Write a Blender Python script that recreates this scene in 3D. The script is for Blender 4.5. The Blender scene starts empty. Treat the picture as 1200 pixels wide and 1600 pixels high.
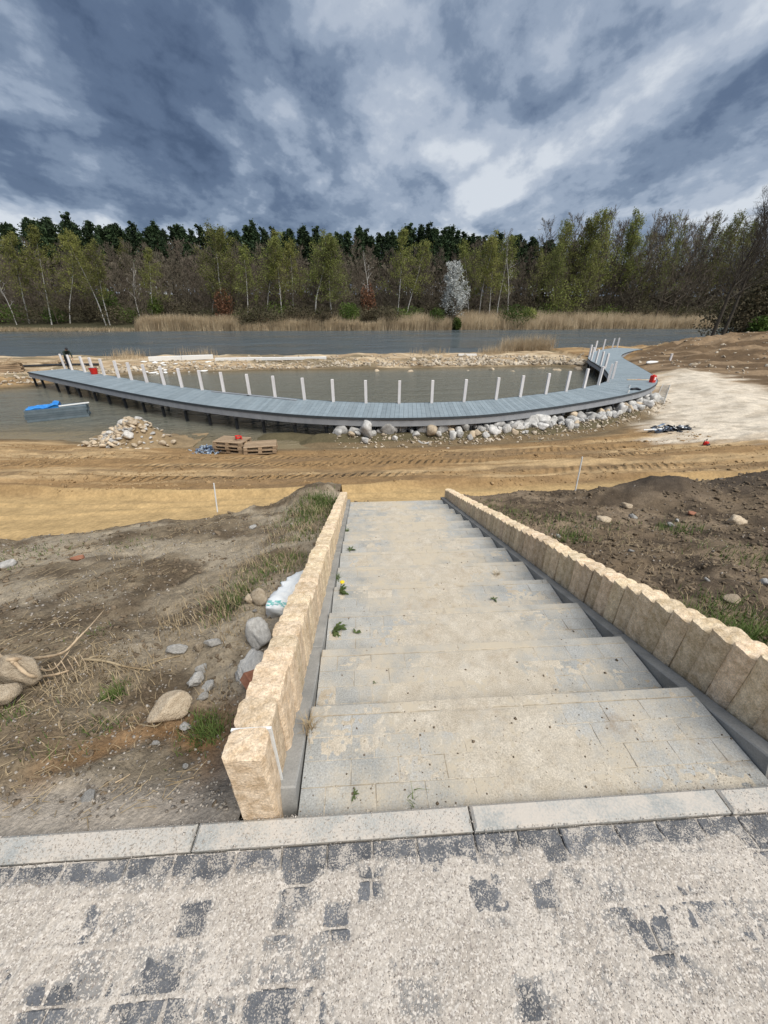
import bpy, bmesh, math, random
import numpy as np
from mathutils import Vector, Matrix

# ------------------------------------------------------------------ camera, sky, sun, exposure
PITCH, YAW, FPX, EYE = math.radians(27.9), math.radians(3.3), 600.0, 1.65
scene = bpy.context.scene
COL = scene.collection
cam_d = bpy.data.cameras.new("camera")
cam = bpy.data.objects.new("camera", cam_d)
COL.objects.link(cam)
cam.location = (0, 0, EYE)
cam.rotation_euler = (math.pi / 2 - PITCH, 0, -YAW)
cam_d.sensor_fit = 'HORIZONTAL'
cam_d.sensor_width = 36.0
cam_d.lens = 18.0
cam_d.clip_start = 0.02
cam_d.clip_end = 5000
scene.camera = cam

SUN_AZ, SUN_EL = math.radians(138), math.radians(56)     # azimuth clockwise from +Y: right and a little behind the camera
world = bpy.data.worlds.new("World")
scene.world = world
world.use_nodes = True


def build_world():
    nt = world.node_tree
    nt.nodes.clear()
    N, L = nt.nodes.new, nt.links.new
    out = N('ShaderNodeOutputWorld')
    bg = N('ShaderNodeBackground')
    bg.inputs['Strength'].default_value = 0.1
    L(bg.outputs[0], out.inputs[0])
    sky = N('ShaderNodeTexSky')
    sky.sky_type = 'NISHITA'
    sky.sun_disc = False
    sky.sun_elevation = SUN_EL
    sky.sun_rotation = SUN_AZ
    tc = N('ShaderNodeTexCoord')
    sep = N('ShaderNodeSeparateXYZ')
    L(tc.outputs['Generated'], sep.inputs[0])

    def mth(op, a, b=None, c=None, clamp=False):
        n = N('ShaderNodeMath')
        n.operation = op
        n.use_clamp = clamp
        for i, v in enumerate((a, b, c)):
            if v is None:
                continue
            if isinstance(v, (int, float)):
                n.inputs[i].default_value = v
            else:
                L(v, n.inputs[i])
        return n.outputs[0]
    zz = mth('ADD', mth('ABSOLUTE', sep.outputs[2]), 0.30)
    u = mth('DIVIDE', sep.outputs[0], zz)
    v = mth('DIVIDE', sep.outputs[1], zz)
    com = N('ShaderNodeCombineXYZ')
    L(u, com.inputs[0])
    L(v, com.inputs[1])

    def noise(scale, detail, rough, dist, off, sx=1.0, sy=1.0, rot=0.0):
        mp = N('ShaderNodeMapping')
        L(com.outputs[0], mp.inputs[0])
        mp.inputs['Location'].default_value = off
        mp.inputs['Rotation'].default_value = (0, 0, rot)
        mp.inputs['Scale'].default_value = (sx, sy, 1)
        n = N('ShaderNodeTexNoise')
        n.inputs['Scale'].default_value = scale
        n.inputs['Detail'].default_value = detail
        n.inputs['Roughness'].default_value = rough
        n.inputs['Distortion'].default_value = dist
        L(mp.outputs[0], n.inputs['Vector'])
        return n.outputs['Fac']
    big = noise(0.62, 2, 0.5, 0.2, CLOUD_OFF[0], 1.0, 0.9, -0.6)
    mid = noise(1.9, 5, 0.5, 0.15, CLOUD_OFF[1], 1.0, 0.75, -0.7)
    fin = noise(5.0, 10, 0.62, 0.1, CLOUD_OFF[2], 1.0, 0.8, -0.7)
    # billowing: fold the middle octave so that cloud heads get rounded lit tops and dark bases
    fold = mth('MULTIPLY', mth('ABSOLUTE', mth('SUBTRACT', mid, 0.5)), 2.0)
    s = mth('ADD', mth('ADD', mth('MULTIPLY', big, 1.25), mth('MULTIPLY', fold, 0.9)), mth('ADD', mth('MULTIPLY', fin, 0.85), mth('MULTIPLY', mid, 0.75)))
    s = mth('SUBTRACT', s, 0.57)
    # far breaks in the deck show as a paler strip low down
    brk = mth('MULTIPLY', mth('SUBTRACT', mid, 0.46), 7.0, None, True)
    low = mth('MULTIPLY', mth('SUBTRACT', 0.215, mth('ABSOLUTE', sep.outputs[2]), None, True), 3.2)
    s = mth('ADD', s, mth('MULTIPLY', low, brk))
    ramp = N('ShaderNodeValToRGB')
    stops = [(0.62, (0.062, 0.095, 0.165)), (0.80, (0.105, 0.150, 0.238)), (0.95, (0.185, 0.243, 0.343)), (1.08, (0.305, 0.37, 0.475)), (1.20, (0.425, 0.485, 0.58)), (1.48, (0.64, 0.685, 0.745))]
    e = ramp.color_ramp.elements
    while len(e) < len(stops):
        e.new(0.5)
    ramp.color_ramp.interpolation = 'EASE'
    for i, (p, c) in enumerate(stops):
        e[i].position = p / 1.4
    for i, (p, c) in enumerate(stops):
        e[i].color = (*c, 1)
    L(mth('DIVIDE', s, 1.4), ramp.inputs[0])
    sc = N('ShaderNodeVectorMath')
    sc.operation = 'SCALE'
    L(ramp.outputs[0], sc.inputs[0])
    sc.inputs['Scale'].default_value = 8.6
    mix = N('ShaderNodeMix')
    mix.data_type = 'RGBA'
    mix.inputs['Factor'].default_value = 0.94
    L(sky.outputs[0], mix.inputs['A'])
    L(sc.outputs[0], mix.inputs['B'])
    L(mix.outputs['Result'], bg.inputs['Color'])


CLOUD_OFF = ((48.9, 26.3, 3.0), (21.2, 22.5, 3.0), (15.3, 13.1, 3.0))
build_world()

sun_d = bpy.data.lights.new("sun", 'SUN')
sun_d.energy = 3.6
sun_d.angle = math.radians(52)
sun_d.color = (1.0, 0.95, 0.87)
sun = bpy.data.objects.new("sun", sun_d)
COL.objects.link(sun)
sdir = Vector((math.sin(SUN_AZ) * math.cos(SUN_EL), math.cos(SUN_AZ) * math.cos(SUN_EL), math.sin(SUN_EL)))
sun.rotation_euler = sdir.to_track_quat('Z', 'Y').to_euler()
sun.location = (10, -10, 30)

vs = scene.view_settings
vs.view_transform = 'Standard'
vs.look = 'None'
vs.exposure = 0.3
vs.gamma = 1.0
vs.use_curve_mapping = False
scene.cycles.max_bounces = 5
scene.cycles.diffuse_bounces = 2
scene.cycles.glossy_bounces = 2
scene.cycles.transparent_max_bounces = 4
scene.cycles.use_denoising = True

# ------------------------------------------------------------------ helpers
CAMV = np.array([0, 0, EYE])
_fw = np.array([math.sin(YAW) * math.cos(PITCH), math.cos(YAW) * math.cos(PITCH), -math.sin(PITCH)])
_rt = np.array([math.cos(YAW), -math.sin(YAW), 0.0])
_up = np.cross(_rt, _fw)


def ray(px, py):
    return _fw + _rt * (px - 600) / FPX - _up * (py - 800) / FPX


def at(px, py, z):                       # photo pixel -> point on the level z
    d = ray(px, py)
    return CAMV + d * ((z - EYE) / d[2])


def aty(px, py, y):                      # photo pixel -> point in the upright plane y
    d = ray(px, py)
    return CAMV + d * (y / d[1])


def proj(p):
    v = np.asarray(p) - CAMV
    z = v @ _fw
    return 600 + FPX * (v @ _rt) / z, 800 - FPX * (v @ _up) / z


def _hash(ix, iy, seed):
    n = (ix.astype(np.int64) * 374761393 + iy.astype(np.int64) * 668265263 + seed * 982451653) & 0x7fffffff
    n = ((n ^ (n >> 13)) * 1274126177) & 0x7fffffff
    n = n ^ (n >> 16)
    return (n & 0xffff) / 65535.0


def vnoise(x, y, seed=0):
    x = np.asarray(x, float)
    y = np.asarray(y, float)
    ix, iy = np.floor(x), np.floor(y)
    fx, fy = x - ix, y - iy
    fx = fx * fx * (3 - 2 * fx)
    fy = fy * fy * (3 - 2 * fy)
    a = _hash(ix, iy, seed)
    b = _hash(ix + 1, iy, seed)
    c = _hash(ix, iy + 1, seed)
    d = _hash(ix + 1, iy + 1, seed)
    return (a * (1 - fx) + b * fx) * (1 - fy) + (c * (1 - fx) + d * fx) * fy


def fbm(x, y, seed=0, octv=4, gain=0.5):
    t, a, s = 0, 1.0, 0
    for o in range(octv):
        t = t + a * vnoise(x * 2 ** o + 17.3 * o, y * 2 ** o - 9.1 * o, seed + o * 7)
        s += a
        a *= gain
    return t / s


def sstep(a, b, x):
    t = np.clip((np.asarray(x, float) - a) / (b - a), 0, 1)
    return t * t * (3 - 2 * t)


def seg_dist(x, y, poly, closed):
    poly = np.asarray(poly, float)[:, :2]
    n = len(poly)
    best = np.full(x.shape, 1e9)
    for i in range(n if closed else n - 1):
        a, b = poly[i], poly[(i + 1) % n]
        ab = b - a
        t = np.clip(((x - a[0]) * ab[0] + (y - a[1]) * ab[1]) / (ab @ ab + 1e-12), 0, 1)
        best = np.minimum(best, np.hypot(x - a[0] - t * ab[0], y - a[1] - t * ab[1]))
    return best


def inside(x, y, poly):
    poly = np.asarray(poly, float)[:, :2]
    r = np.zeros(x.shape, bool)
    n = len(poly)
    for i in range(n):
        x0, y0 = poly[i]
        x1, y1 = poly[(i + 1) % n]
        if y0 == y1:
            continue
        c = ((y0 > y) != (y1 > y)) & (x < (x1 - x0) * (y - y0) / (y1 - y0) + x0)
        r ^= c
    return r


def sdist(x, y, poly):                   # positive inside
    d = seg_dist(x, y, poly, True)
    return np.where(inside(x, y, poly), d, -d)


def to_mesh(name, V, Fc, smooth=False, col=None, attrs=None):
    V = np.asarray(V, np.float32)
    me = bpy.data.meshes.new(name)
    if isinstance(Fc, np.ndarray):
        k = Fc.shape[1]
        me.vertices.add(len(V))
        me.vertices.foreach_set('co', V.ravel())
        me.loops.add(Fc.size)
        me.loops.foreach_set('vertex_index', Fc.astype(np.int32).ravel())
        me.polygons.add(len(Fc))
        me.polygons.foreach_set('loop_start', np.arange(0, Fc.size, k, dtype=np.int32))
        me.update(calc_edges=True)
    else:
        me.from_pydata([tuple(map(float, v)) for v in V], [], [tuple(int(q) for q in f) for f in Fc])
        me.update()
    if smooth:
        me.polygons.foreach_set('use_smooth', np.ones(len(me.polygons), bool))
    if col is not None:
        a = me.color_attributes.new('col', 'FLOAT_COLOR', 'POINT')
        c = np.ones((len(V), 4), np.float32)
        c[:, :3] = col
        a.data.foreach_set('color', c.ravel())
    for k2, v2 in (attrs or {}).items():
        a = me.attributes.new(k2, 'FLOAT', 'POINT')
        a.data.foreach_set('value', np.asarray(v2, np.float32).ravel())
    return me


def obj(name, me, mat=None, parent=None, loc=None, rot=None, scale=None):
    o = bpy.data.objects.new(name, me)
    COL.objects.link(o)
    if me is not None and mat is not None and len(me.materials) == 0:
        for m in (mat if isinstance(mat, (list, tuple)) else [mat]):
            me.materials.append(m)
    if loc is not None:
        o.location = tuple(map(float, loc))
    if rot is not None:
        o.rotation_euler = rot
    if scale is not None:
        o.scale = scale if isinstance(scale, (tuple, list)) else (scale,) * 3
    if parent is not None:
        o.parent = parent
    return o


def tag(o, label, cat=None, group=None, kind=None):
    o['label'] = label
    if cat:
        o['category'] = cat
    if group:
        o['group'] = group
    if kind:
        o['kind'] = kind
    return o


def thing(name, label, cat, loc=(0, 0, 0), rotz=0.0, group=None):
    o = obj(name, None, loc=loc, rot=(0, 0, rotz))
    o.empty_display_size = 0.2
    return tag(o, label, cat, group)


class MB:
    """collects shapes; build() links them as one mesh"""

    def __init__(s):
        s.v, s.f, s.m, s.n = [], [], [], 0

    def add(s, V, F, m=0):
        V = np.asarray(V, float)
        s.v.append(V)
        s.f.extend([tuple(int(i) + s.n for i in f) for f in F])
        s.m.extend([m] * len(F))
        s.n += len(V)
        return s

    def box(s, c, size, rz=0.0, bev=0.0, m=0, M=None):
        V, F = box_vf(size, bev)
        if rz:
            V = V @ np.array([[math.cos(rz), math.sin(rz), 0], [-math.sin(rz), math.cos(rz), 0], [0, 0, 1]])
        if M is not None:
            V = V @ np.asarray(M).T
        return s.add(V + np.asarray(c, float), F, m)

    def tube(s, pts, rad, n=6, m=0, cap=True):
        V, F = tube_vf(pts, rad, n, cap)
        return s.add(V, F, m)

    def mesh(s, name, smooth=False):
        me = to_mesh(name, np.concatenate(s.v), s.f, smooth)
        me.polygons.foreach_set('material_index', np.array(s.m, np.int32))
        return me

    def build(s, name, mat, parent=None, smooth=False, **k):
        return obj(name, s.mesh(name, smooth), mat, parent, **k)


def box_vf(size, bev=0.0):
    x, y, z = np.asarray(size, float) / 2
    if bev <= 0:
        V = np.array([(a * x, b * y, c * z) for a in (-1, 1) for b in (-1, 1) for c in (-1, 1)])
        F = [(0, 1, 3, 2), (4, 6, 7, 5), (0, 4, 5, 1), (2, 3, 7, 6), (0, 2, 6, 4), (1, 5, 7, 3)]
        return V, F
    b = min(bev, x * .9, y * .9, z * .9)
    V = []
    for sz, ins in ((-1, 0), (1, 0), (1, 1)):          # chamfered top only
        zz = z if ins else (-z if sz < 0 else z - b)
        k = b if ins else 0
        V += [(-x + k, -y + k, zz), (x - k, -y + k, zz), (x - k, y - k, zz), (-x + k, y - k, zz)]
    F = [(3, 2, 1, 0), (8, 9, 10, 11)]
    for r in (0, 4):
        for i in range(4):
            j = (i + 1) % 4
            F.append((r + i, r + j, r + 4 + j, r + 4 + i))
    return np.array(V), F


def tube_vf(pts, rad, n=6, cap=True):
    P = [Vector(p) for p in pts]
    if not hasattr(rad, '__len__'):
        rad = [rad] * len(P)
    V, F = [], []
    for i, p in enumerate(P):
        t = (P[min(i + 1, len(P) - 1)] - P[max(i - 1, 0)]).normalized()
        a = t.cross(Vector((0, 0, 1)))
        if a.length < 1e-3:
            a = Vector((1, 0, 0))
        a.normalize()
        b = t.cross(a)
        for k in range(n):
            th = 2 * math.pi * k / n
            V.append(tuple(p + (a * math.cos(th) + b * math.sin(th)) * rad[i]))
    for i in range(len(P) - 1):
        for k in range(n):
            k2 = (k + 1) % n
            F.append((i * n + k, i * n + k2, (i + 1) * n + k2, (i + 1) * n + k))
    if cap:
        F.append(tuple(range(n))[::-1])
        F.append(tuple((len(P) - 1) * n + k for k in range(n)))
    return np.array(V), F


def ico(sub):
    bm = bmesh.new()
    bmesh.ops.create_icosphere(bm, subdivisions=sub, radius=1)
    V = np.array([v.co[:] for v in bm.verts])
    F = np.array([[v.index for v in f.verts] for f in bm.faces])
    bm.free()
    return V, F


ICO = {k: ico(k) for k in (1, 2, 3, 4)}


def rock_v(seed, sub=2, planes=11, rough=0.04, flat=0.75):
    rng = np.random.default_rng(seed)
    V, F = ICO[sub]
    n = rng.normal(size=(planes, 3))
    n /= np.linalg.norm(n, axis=1)[:, None]
    d = rng.uniform(0.55, 0.92, planes)
    dots = V @ n.T
    r = np.where(dots > 0.05, d / np.maximum(dots, 0.05), 9)
    r = np.minimum(r.min(1), 1.25)
    W = V * r[:, None]
    if rough:
        W = W * (1 + rough * (fbm(V[:, 0] * 2.2 + V[:, 2] * 1.5 + 9, V[:, 1] * 2.2 - V[:, 2] * 1.9 + 5, seed, 4, .6)[:, None] - .5) * 3.2)
        W = W * (1 + rough * .6 * (fbm(V[:, 0] * 9 + V[:, 2] * 5 + 9, V[:, 1] * 9 - V[:, 2] * 7 + 5, seed + 9, 2)[:, None] - .5))
    W *= np.array([1, rng.uniform(.7, 1), flat])
    return W, F


def scatter(name, tmpl, pos, size, rng, mat, label, cat, squash=(1, 1, .7), parent=None, kind='stuff'):
    """many tiny pieces as one mesh"""
    Vs, Fs, n = [], [], 0
    for i in range(len(tmpl)):
        idx = np.arange(i, len(pos), len(tmpl))
        if len(idx) == 0:
            continue
        T, F = tmpl[i]
        a = rng.uniform(0, 2 * np.pi, len(idx))
        tl = rng.normal(0, .35, (len(idx), 2))
        ca, sa = np.cos(a), np.sin(a)
        sq = np.array(squash) * rng.uniform(.75, 1.3, (len(idx), 3))
        W = T[None] * sq[:, None, :]
        X = W[..., 0] * ca[:, None] - W[..., 1] * sa[:, None]
        Y = W[..., 0] * sa[:, None] + W[..., 1] * ca[:, None]
        Z = W[..., 2] + X * tl[:, :1] + Y * tl[:, 1:]
        W = np.stack([X, Y, Z], -1) * np.asarray(size)[idx][:, None, None] + pos[idx][:, None, :]
        Vs.append(W.reshape(-1, 3))
        k = len(T)
        Fs.append((F[None] + (np.arange(len(idx)) * k)[:, None, None] + n).reshape(-1, F.shape[1]))
        n += k * len(idx)
    me = to_mesh(name, np.concatenate(Vs), np.concatenate(Fs))
    o = obj(name, me, mat, parent)
    if label:
        tag(o, label, cat, kind=kind)
    else:
        o['kind'] = kind
    return o


OCT = (np.array([(1, 0, 0), (-1, 0, 0), (0, 1, 0), (0, -1, 0), (0, 0, 1), (0, 0, -.6)], float),
       np.array([(0, 2, 4), (2, 1, 4), (1, 3, 4), (3, 0, 4), (2, 0, 5), (1, 2, 5), (3, 1, 5), (0, 3, 5)]))


def copy_tree(o, parent=None):
    c = o.copy()
    COL.objects.link(c)
    c.parent = parent
    for ch in o.children:
        copy_tree(ch, c)
    return c


def catmull(P, n):
    P = np.asarray(P, float)
    Q = np.vstack([2 * P[0] - P[1], P, 2 * P[-1] - P[-2]])
    out = []
    for i in range(1, len(Q) - 2):
        for t in np.linspace(0, 1, n, endpoint=False):
            a, b, c, d = Q[i - 1], Q[i], Q[i + 1], Q[i + 2]
            out.append(.5 * (2 * b + (c - a) * t + (2 * a - 5 * b + 4 * c - d) * t * t + (3 * b - a - 3 * c + d) * t ** 3))
    out.append(P[-1])
    return np.array(out)


# ------------------------------------------------------------------ materials
def mat(name, c0, c1=None, scale=6.0, rough=.85, bump=0.0, bscale=None, detail=6, rnd=0.0, spec=.3, coord='pos',
        attr=False, lo=.35, hi=.65, extra=None, metallic=0.0, transl=0.0, stretch=None, fine=0.0, fscale=80.0, hue=0.0):
    m = bpy.data.materials.new(name)
    m.use_nodes = True
    nt = m.node_tree
    N, L = nt.nodes.new, nt.links.new
    b = nt.nodes['Principled BSDF']
    b.inputs['Roughness'].default_value = rough
    b.inputs['Specular IOR Level'].default_value = spec
    b.inputs['Metallic'].default_value = metallic
    if coord == 'pos':
        g = N('ShaderNodeNewGeometry')
        vec = g.outputs['Position']
    else:
        g = N('ShaderNodeTexCoord')
        vec = g.outputs['Object']
    if stretch:
        mp = N('ShaderNodeMapping')
        mp.inputs['Scale'].default_value = stretch
        L(vec, mp.inputs[0])
        vec = mp.outputs[0]

    def noise(s, d=detail, r=.6):
        n = N('ShaderNodeTexNoise')
        n.inputs['Scale'].default_value = s
        n.inputs['Detail'].default_value = d
        n.inputs['Roughness'].default_value = r
        L(vec, n.inputs['Vector'])
        return n.outputs['Fac']

    def mixc(fac, a, bb, mode='MIX'):
        x = N('ShaderNodeMix')
        x.data_type = 'RGBA'
        x.blend_type = mode
        for k, v in (('Factor', fac), ('A', a), ('B', bb)):
            if isinstance(v, (int, float)):
                x.inputs[k].default_value = v
            elif isinstance(v, tuple):
                x.inputs[k].default_value = v if len(v) == 4 else (*v, 1)
            else:
                L(v, x.inputs[k])
        return x.outputs['Result']

    def mrange(v, a, bb, c=0.0, d=1.0):
        r = N('ShaderNodeMapRange')
        r.inputs['From Min'].default_value = a
        r.inputs['From Max'].default_value = bb
        r.inputs['To Min'].default_value = c
        r.inputs['To Max'].default_value = d
        L(v, r.inputs['Value'])
        return r.outputs['Result']
    n1 = noise(scale)
    if attr:
        at_ = N('ShaderNodeAttribute')
        at_.attribute_name = 'col'
        colr = at_.outputs['Color']
        colr = mixc(1.0, colr, mrange_col(N, L, n1, lo, hi), 'MULTIPLY')
    else:
        colr = mixc(mrange(n1, lo, hi), c0, c1 if c1 is not None else c0)
    if fine:
        colr = mixc(1.0, colr, mrange_col(N, L, noise(fscale, 3, .7), .3, .7, 1 - fine, 1 + fine), 'MULTIPLY')
    if rnd:
        oi = N('ShaderNodeObjectInfo')
        colr = mixc(1.0, colr, mrange_col(N, L, oi.outputs['Random'], 0, 1, 1 - rnd, 1 + rnd), 'MULTIPLY')
        if hue:
            hs = N('ShaderNodeHueSaturation')
            r2 = N('ShaderNodeMath')
            r2.operation = 'FRACT'
            r3 = N('ShaderNodeMath')
            r3.operation = 'MULTIPLY'
            r3.inputs[1].default_value = 7.31
            L(oi.outputs['Random'], r3.inputs[0])
            L(r3.outputs[0], r2.inputs[0])
            L(mrange(r2.outputs[0], 0, 1, .5 - hue, .5 + hue), hs.inputs['Hue'])
            L(colr, hs.inputs['Color'])
            colr = hs.outputs[0]
    ctx = dict(N=N, L=L, noise=noise, mixc=mixc, mrange=mrange, vec=vec, b=b, nt=nt)
    if extra:
        r = extra(ctx, colr)
        if r is not None:
            colr = r
    L(colr, b.inputs['Base Color'])
    if bump:
        bp = N('ShaderNodeBump')
        bp.inputs['Strength'].default_value = 1.0
        bp.inputs['Distance'].default_value = bump
        L(noise(bscale or scale * 3, 6, .65), bp.inputs['Height'])
        if 'normal' in ctx:
            L(ctx['normal'], bp.inputs['Normal'])
        L(bp.outputs[0], b.inputs['Normal'])
    elif 'normal' in ctx:
        L(ctx['normal'], b.inputs['Normal'])
    if transl:
        tr = N('ShaderNodeBsdfTranslucent')
        L(colr, tr.inputs['Color'])
        ms = N('ShaderNodeMixShader')
        ms.inputs[0].default_value = transl
        L(b.outputs[0], ms.inputs[1])
        L(tr.outputs[0], ms.inputs[2])
        L(ms.outputs[0], nt.nodes['Material Output'].inputs['Surface'])
    return m


def mrange_col(N, L, v, a, b, c=.75, d=1.25):
    r = N('ShaderNodeMapRange')
    r.inputs['From Min'].default_value = a
    r.inputs['From Max'].default_value = b
    r.inputs['To Min'].default_value = c
    r.inputs['To Max'].default_value = d
    L(v, r.inputs['Value'])
    x = N('ShaderNodeCombineColor')
    for i in range(3):
        L(r.outputs['Result'], x.inputs[i])
    return x.outputs[0]


def dust(amount, col, sc=1.6, lo=.42, hi=.6, gritscale=140.0, gw=.22):
    """pale sand trodden over a surface, with its own patchy outline"""
    def f(c, base):
        a = c['noise'](sc, 8, .65)
        g = c['noise'](gritscale, 2, .6)
        m = c['N']('ShaderNodeMath')
        m.operation = 'ADD'
        c['L'](a, m.inputs[0])
        m2 = c['N']('ShaderNodeMath')
        m2.operation = 'MULTIPLY_ADD'
        c['L'](g, m2.inputs[0])
        m2.inputs[1].default_value = gw
        m2.inputs[2].default_value = -gw / 2
        c['L'](m2.outputs[0], m.inputs[1])
        return c['mixc'](c['mrange'](m.outputs[0], lo, hi, 0, amount), base, col)
    return f


def grains(c, base):
    v = c['N']('ShaderNodeTexVoronoi')
    v.inputs['Scale'].default_value = 230
    c['L'](c['vec'], v.inputs['Vector'])
    sp = c['N']('ShaderNodeSeparateColor')
    c['L'](v.outputs['Color'], sp.inputs[0])
    a = c['N']('ShaderNodeAttribute')
    a.attribute_name = 'thin'
    t = c['N']('ShaderNodeMath')
    t.operation = 'MULTIPLY_ADD'
    c['L'](c['noise'](230, 2, .6), t.inputs[0])
    t.inputs[1].default_value = 1.1
    t2 = c['N']('ShaderNodeMath')
    t2.operation = 'SUBTRACT'
    c['L'](a.outputs['Fac'], t2.inputs[0])
    t2.inputs[1].default_value = .55
    c['L'](t2.outputs[0], t.inputs[2])
    base = c['mixc'](c['mrange'](t.outputs[0], .25, .75, 0, .8), base, (.20, .20, .20))
    k = c['mixc'](c['mrange'](sp.outputs[0], .72, .8), base, (.60, .555, .50))
    return c['mixc'](c['mrange'](sp.outputs[1], .92, .96), k, (.27, .235, .21))


def tracks(c, base):
    """caterpillar tread marks as fine relief along the haul road"""
    a = c['N']('ShaderNodeAttribute')
    a.attribute_name = 'track'
    mp = c['N']('ShaderNodeMapping')
    mp.inputs['Rotation'].default_value = (0, 0, .35)
    c['L'](c['vec'], mp.inputs[0])
    w = c['N']('ShaderNodeTexWave')
    w.inputs['Scale'].default_value = 1.25
    w.inputs['Distortion'].default_value = 1.2
    w.inputs['Detail'].default_value = 2
    c['L'](mp.outputs[0], w.inputs['Vector'])
    m = c['N']('ShaderNodeMath')
    m.operation = 'MULTIPLY'
    c['L'](w.outputs['Fac'], m.inputs[0])
    c['L'](a.outputs['Fac'], m.inputs[1])
    bp = c['N']('ShaderNodeBump')
    bp.inputs['Distance'].default_value = .13
    c['L'](m.outputs[0], bp.inputs['Height'])
    c['normal'] = bp.outputs[0]
    return base


MAT = {}
MAT['ground'] = mat('ground_soil', None, attr=True, scale=2.2, lo=.25, hi=.75, rough=.95, bump=.05, bscale=5, fine=.18, fscale=14, spec=.12, extra=tracks)
MAT['slope'] = mat('slope_soil', None, attr=True, scale=9, lo=.25, hi=.75, rough=.95, bump=.02, bscale=32, fine=.3, fscale=60, spec=.12)
MAT['paver_top'] = mat('paver_dark', (.085, .09, .1), (.14, .145, .155), scale=14, rough=.8, bump=.002, bscale=160, rnd=.15, fine=.25, fscale=150, extra=dust(.85, (.50, .455, .40), 16, .50, .62, 210, .75))
MAT['grit'] = mat('pale_grit', (.385, .345, .30), (.52, .475, .42), scale=4.5, rough=.95, bump=.0018, bscale=260, fine=.2, fscale=190, extra=grains, spec=.15)
MAT['grain'] = mat('grit_grain', (.34, .30, .26), (.57, .525, .47), scale=160, rough=.9, detail=1, lo=.42, hi=.58, spec=.2)
MAT['stairgrain'] = mat('stair_grain', (.42, .36, .28), (.60, .53, .43), scale=160, rough=.9, detail=1, lo=.42, hi=.58, spec=.2)
MAT['kerb'] = mat('kerb_concrete', (.33, .34, .33), (.45, .44, .41), scale=5, rough=.9, bump=.002, bscale=150, fine=.2, fscale=150, extra=dust(.9, (.54, .49, .43), 6, .38, .58, 120, .4))
MAT['side_kerb'] = mat('side_kerb_concrete', (.22, .22, .212), (.31, .305, .29), scale=7, rough=.9, bump=.0015, bscale=140, rnd=.1, fine=.14, fscale=120)
STAIR_DUST = dust(.92, (.50, .42, .305), 1.5, .37, .58)


def stair_dust(c, base):
    sp = c['N']('ShaderNodeSeparateXYZ')
    c['L'](c['vec'], sp.inputs[0])
    m = c['N']('ShaderNodeMath')
    m.operation = 'SUBTRACT'
    c['L'](sp.outputs[0], m.inputs[0])
    m.inputs[1].default_value = .6
    m2 = c['N']('ShaderNodeMath')
    m2.operation = 'ABSOLUTE'
    c['L'](m.outputs[0], m2.inputs[0])
    n = c['N']('ShaderNodeMath')
    n.operation = 'MULTIPLY_ADD'
    c['L'](m2.outputs[0], n.inputs[0])
    n.inputs[1].default_value = -.26
    c['L'](c['noise'](2.3, 10, .74), n.inputs[2])
    g = c['noise'](150, 2, .6)
    n2 = c['N']('ShaderNodeMath')
    n2.operation = 'MULTIPLY_ADD'
    c['L'](g, n2.inputs[0])
    n2.inputs[1].default_value = .16
    c['L'](n.outputs[0], n2.inputs[2])
    k = c['mixc'](c['mrange'](n2.outputs[0], .35, .56, .08, .92), base, (.49, .425, .325))
    # brown soil trodden in as small stains
    return c['mixc'](c['mrange'](c['noise'](3.1, 9, .7), .60, .72, 0, .7), k, (.25, .18, .11))


def film_stains(c, base):
    k = c['mixc'](c['mrange'](c['noise'](2.7, 9, .7), .55, .72, 0, .65), base, (.30, .225, .145))
    return c['mixc'](c['mrange'](c['noise'](7, 8, .7), .52, .66, 0, .5), k, (.40, .385, .35))


MAT['film'] = mat('blown_sand', (.415, .365, .29), (.515, .465, .385), scale=9, rough=.96, bump=.0016, bscale=190, fine=.3, fscale=170, spec=.1, extra=film_stains)
MAT['paver'] = mat('paver_grey', (.285, .295, .29), (.39, .395, .385), scale=6, rough=.9, bump=.003, bscale=110, rnd=.08, fine=.34, fscale=140, extra=stair_dust)
MAT['joint'] = mat('joint_sand', (.26, .22, .165), (.46, .395, .30), scale=12, rough=.95, bump=.003, bscale=90)
MAT['nosing'] = mat('nosing_concrete', (.30, .30, .285), (.40, .39, .36), scale=6, rough=.9, bump=.002, bscale=130, fine=.2, fscale=130, extra=stair_dust)
MAT['block'] = mat('split_sandstone', (.53, .40, .252), (.78, .64, .465), scale=26, rough=.92, bump=.007, bscale=85, rnd=.15, fine=.32, fscale=130, hue=.006)
MAT['foam'] = mat('white_foam', (.82, .82, .8), (.7, .7, .68), scale=20, rough=.7, bump=.002)
MAT['rock_grey'] = mat('rock_grey', (.36, .35, .33), (.56, .545, .515), scale=3.5, rough=.9, bump=.012, bscale=14, rnd=.22, coord='obj', fine=.18, fscale=30)
MAT['rock_white'] = mat('rock_white', (.33, .325, .31), (.58, .57, .55), scale=2.2, rough=.88, bump=.02, bscale=7, rnd=.3, coord='obj', fine=.15, fscale=20, hue=.012)
MAT['rock_tan'] = mat('rock_tan', (.38, .30, .21), (.56, .47, .35), scale=3, rough=.92, bump=.015, bscale=9, rnd=.2, coord='obj', fine=.18, fscale=25)
MAT['rubble'] = mat('rubble', (.24, .19, .13), (.58, .51, .41), scale=1.7, rough=.92, detail=3, bump=.01, bscale=10)
MAT['pebble'] = mat('pebble', (.13, .11, .09), (.42, .38, .33), scale=45, rough=.92, detail=2, lo=.4, hi=.62)
MAT['clod'] = mat('clod', (.10, .078, .055), (.22, .17, .118), scale=11, rough=.97, detail=3, bump=.01, bscale=40, spec=.1)
MAT['sandclod'] = mat('sand_clod', (.22, .145, .075), (.38, .265, .145), scale=3, rough=.95, spec=.1)
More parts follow.
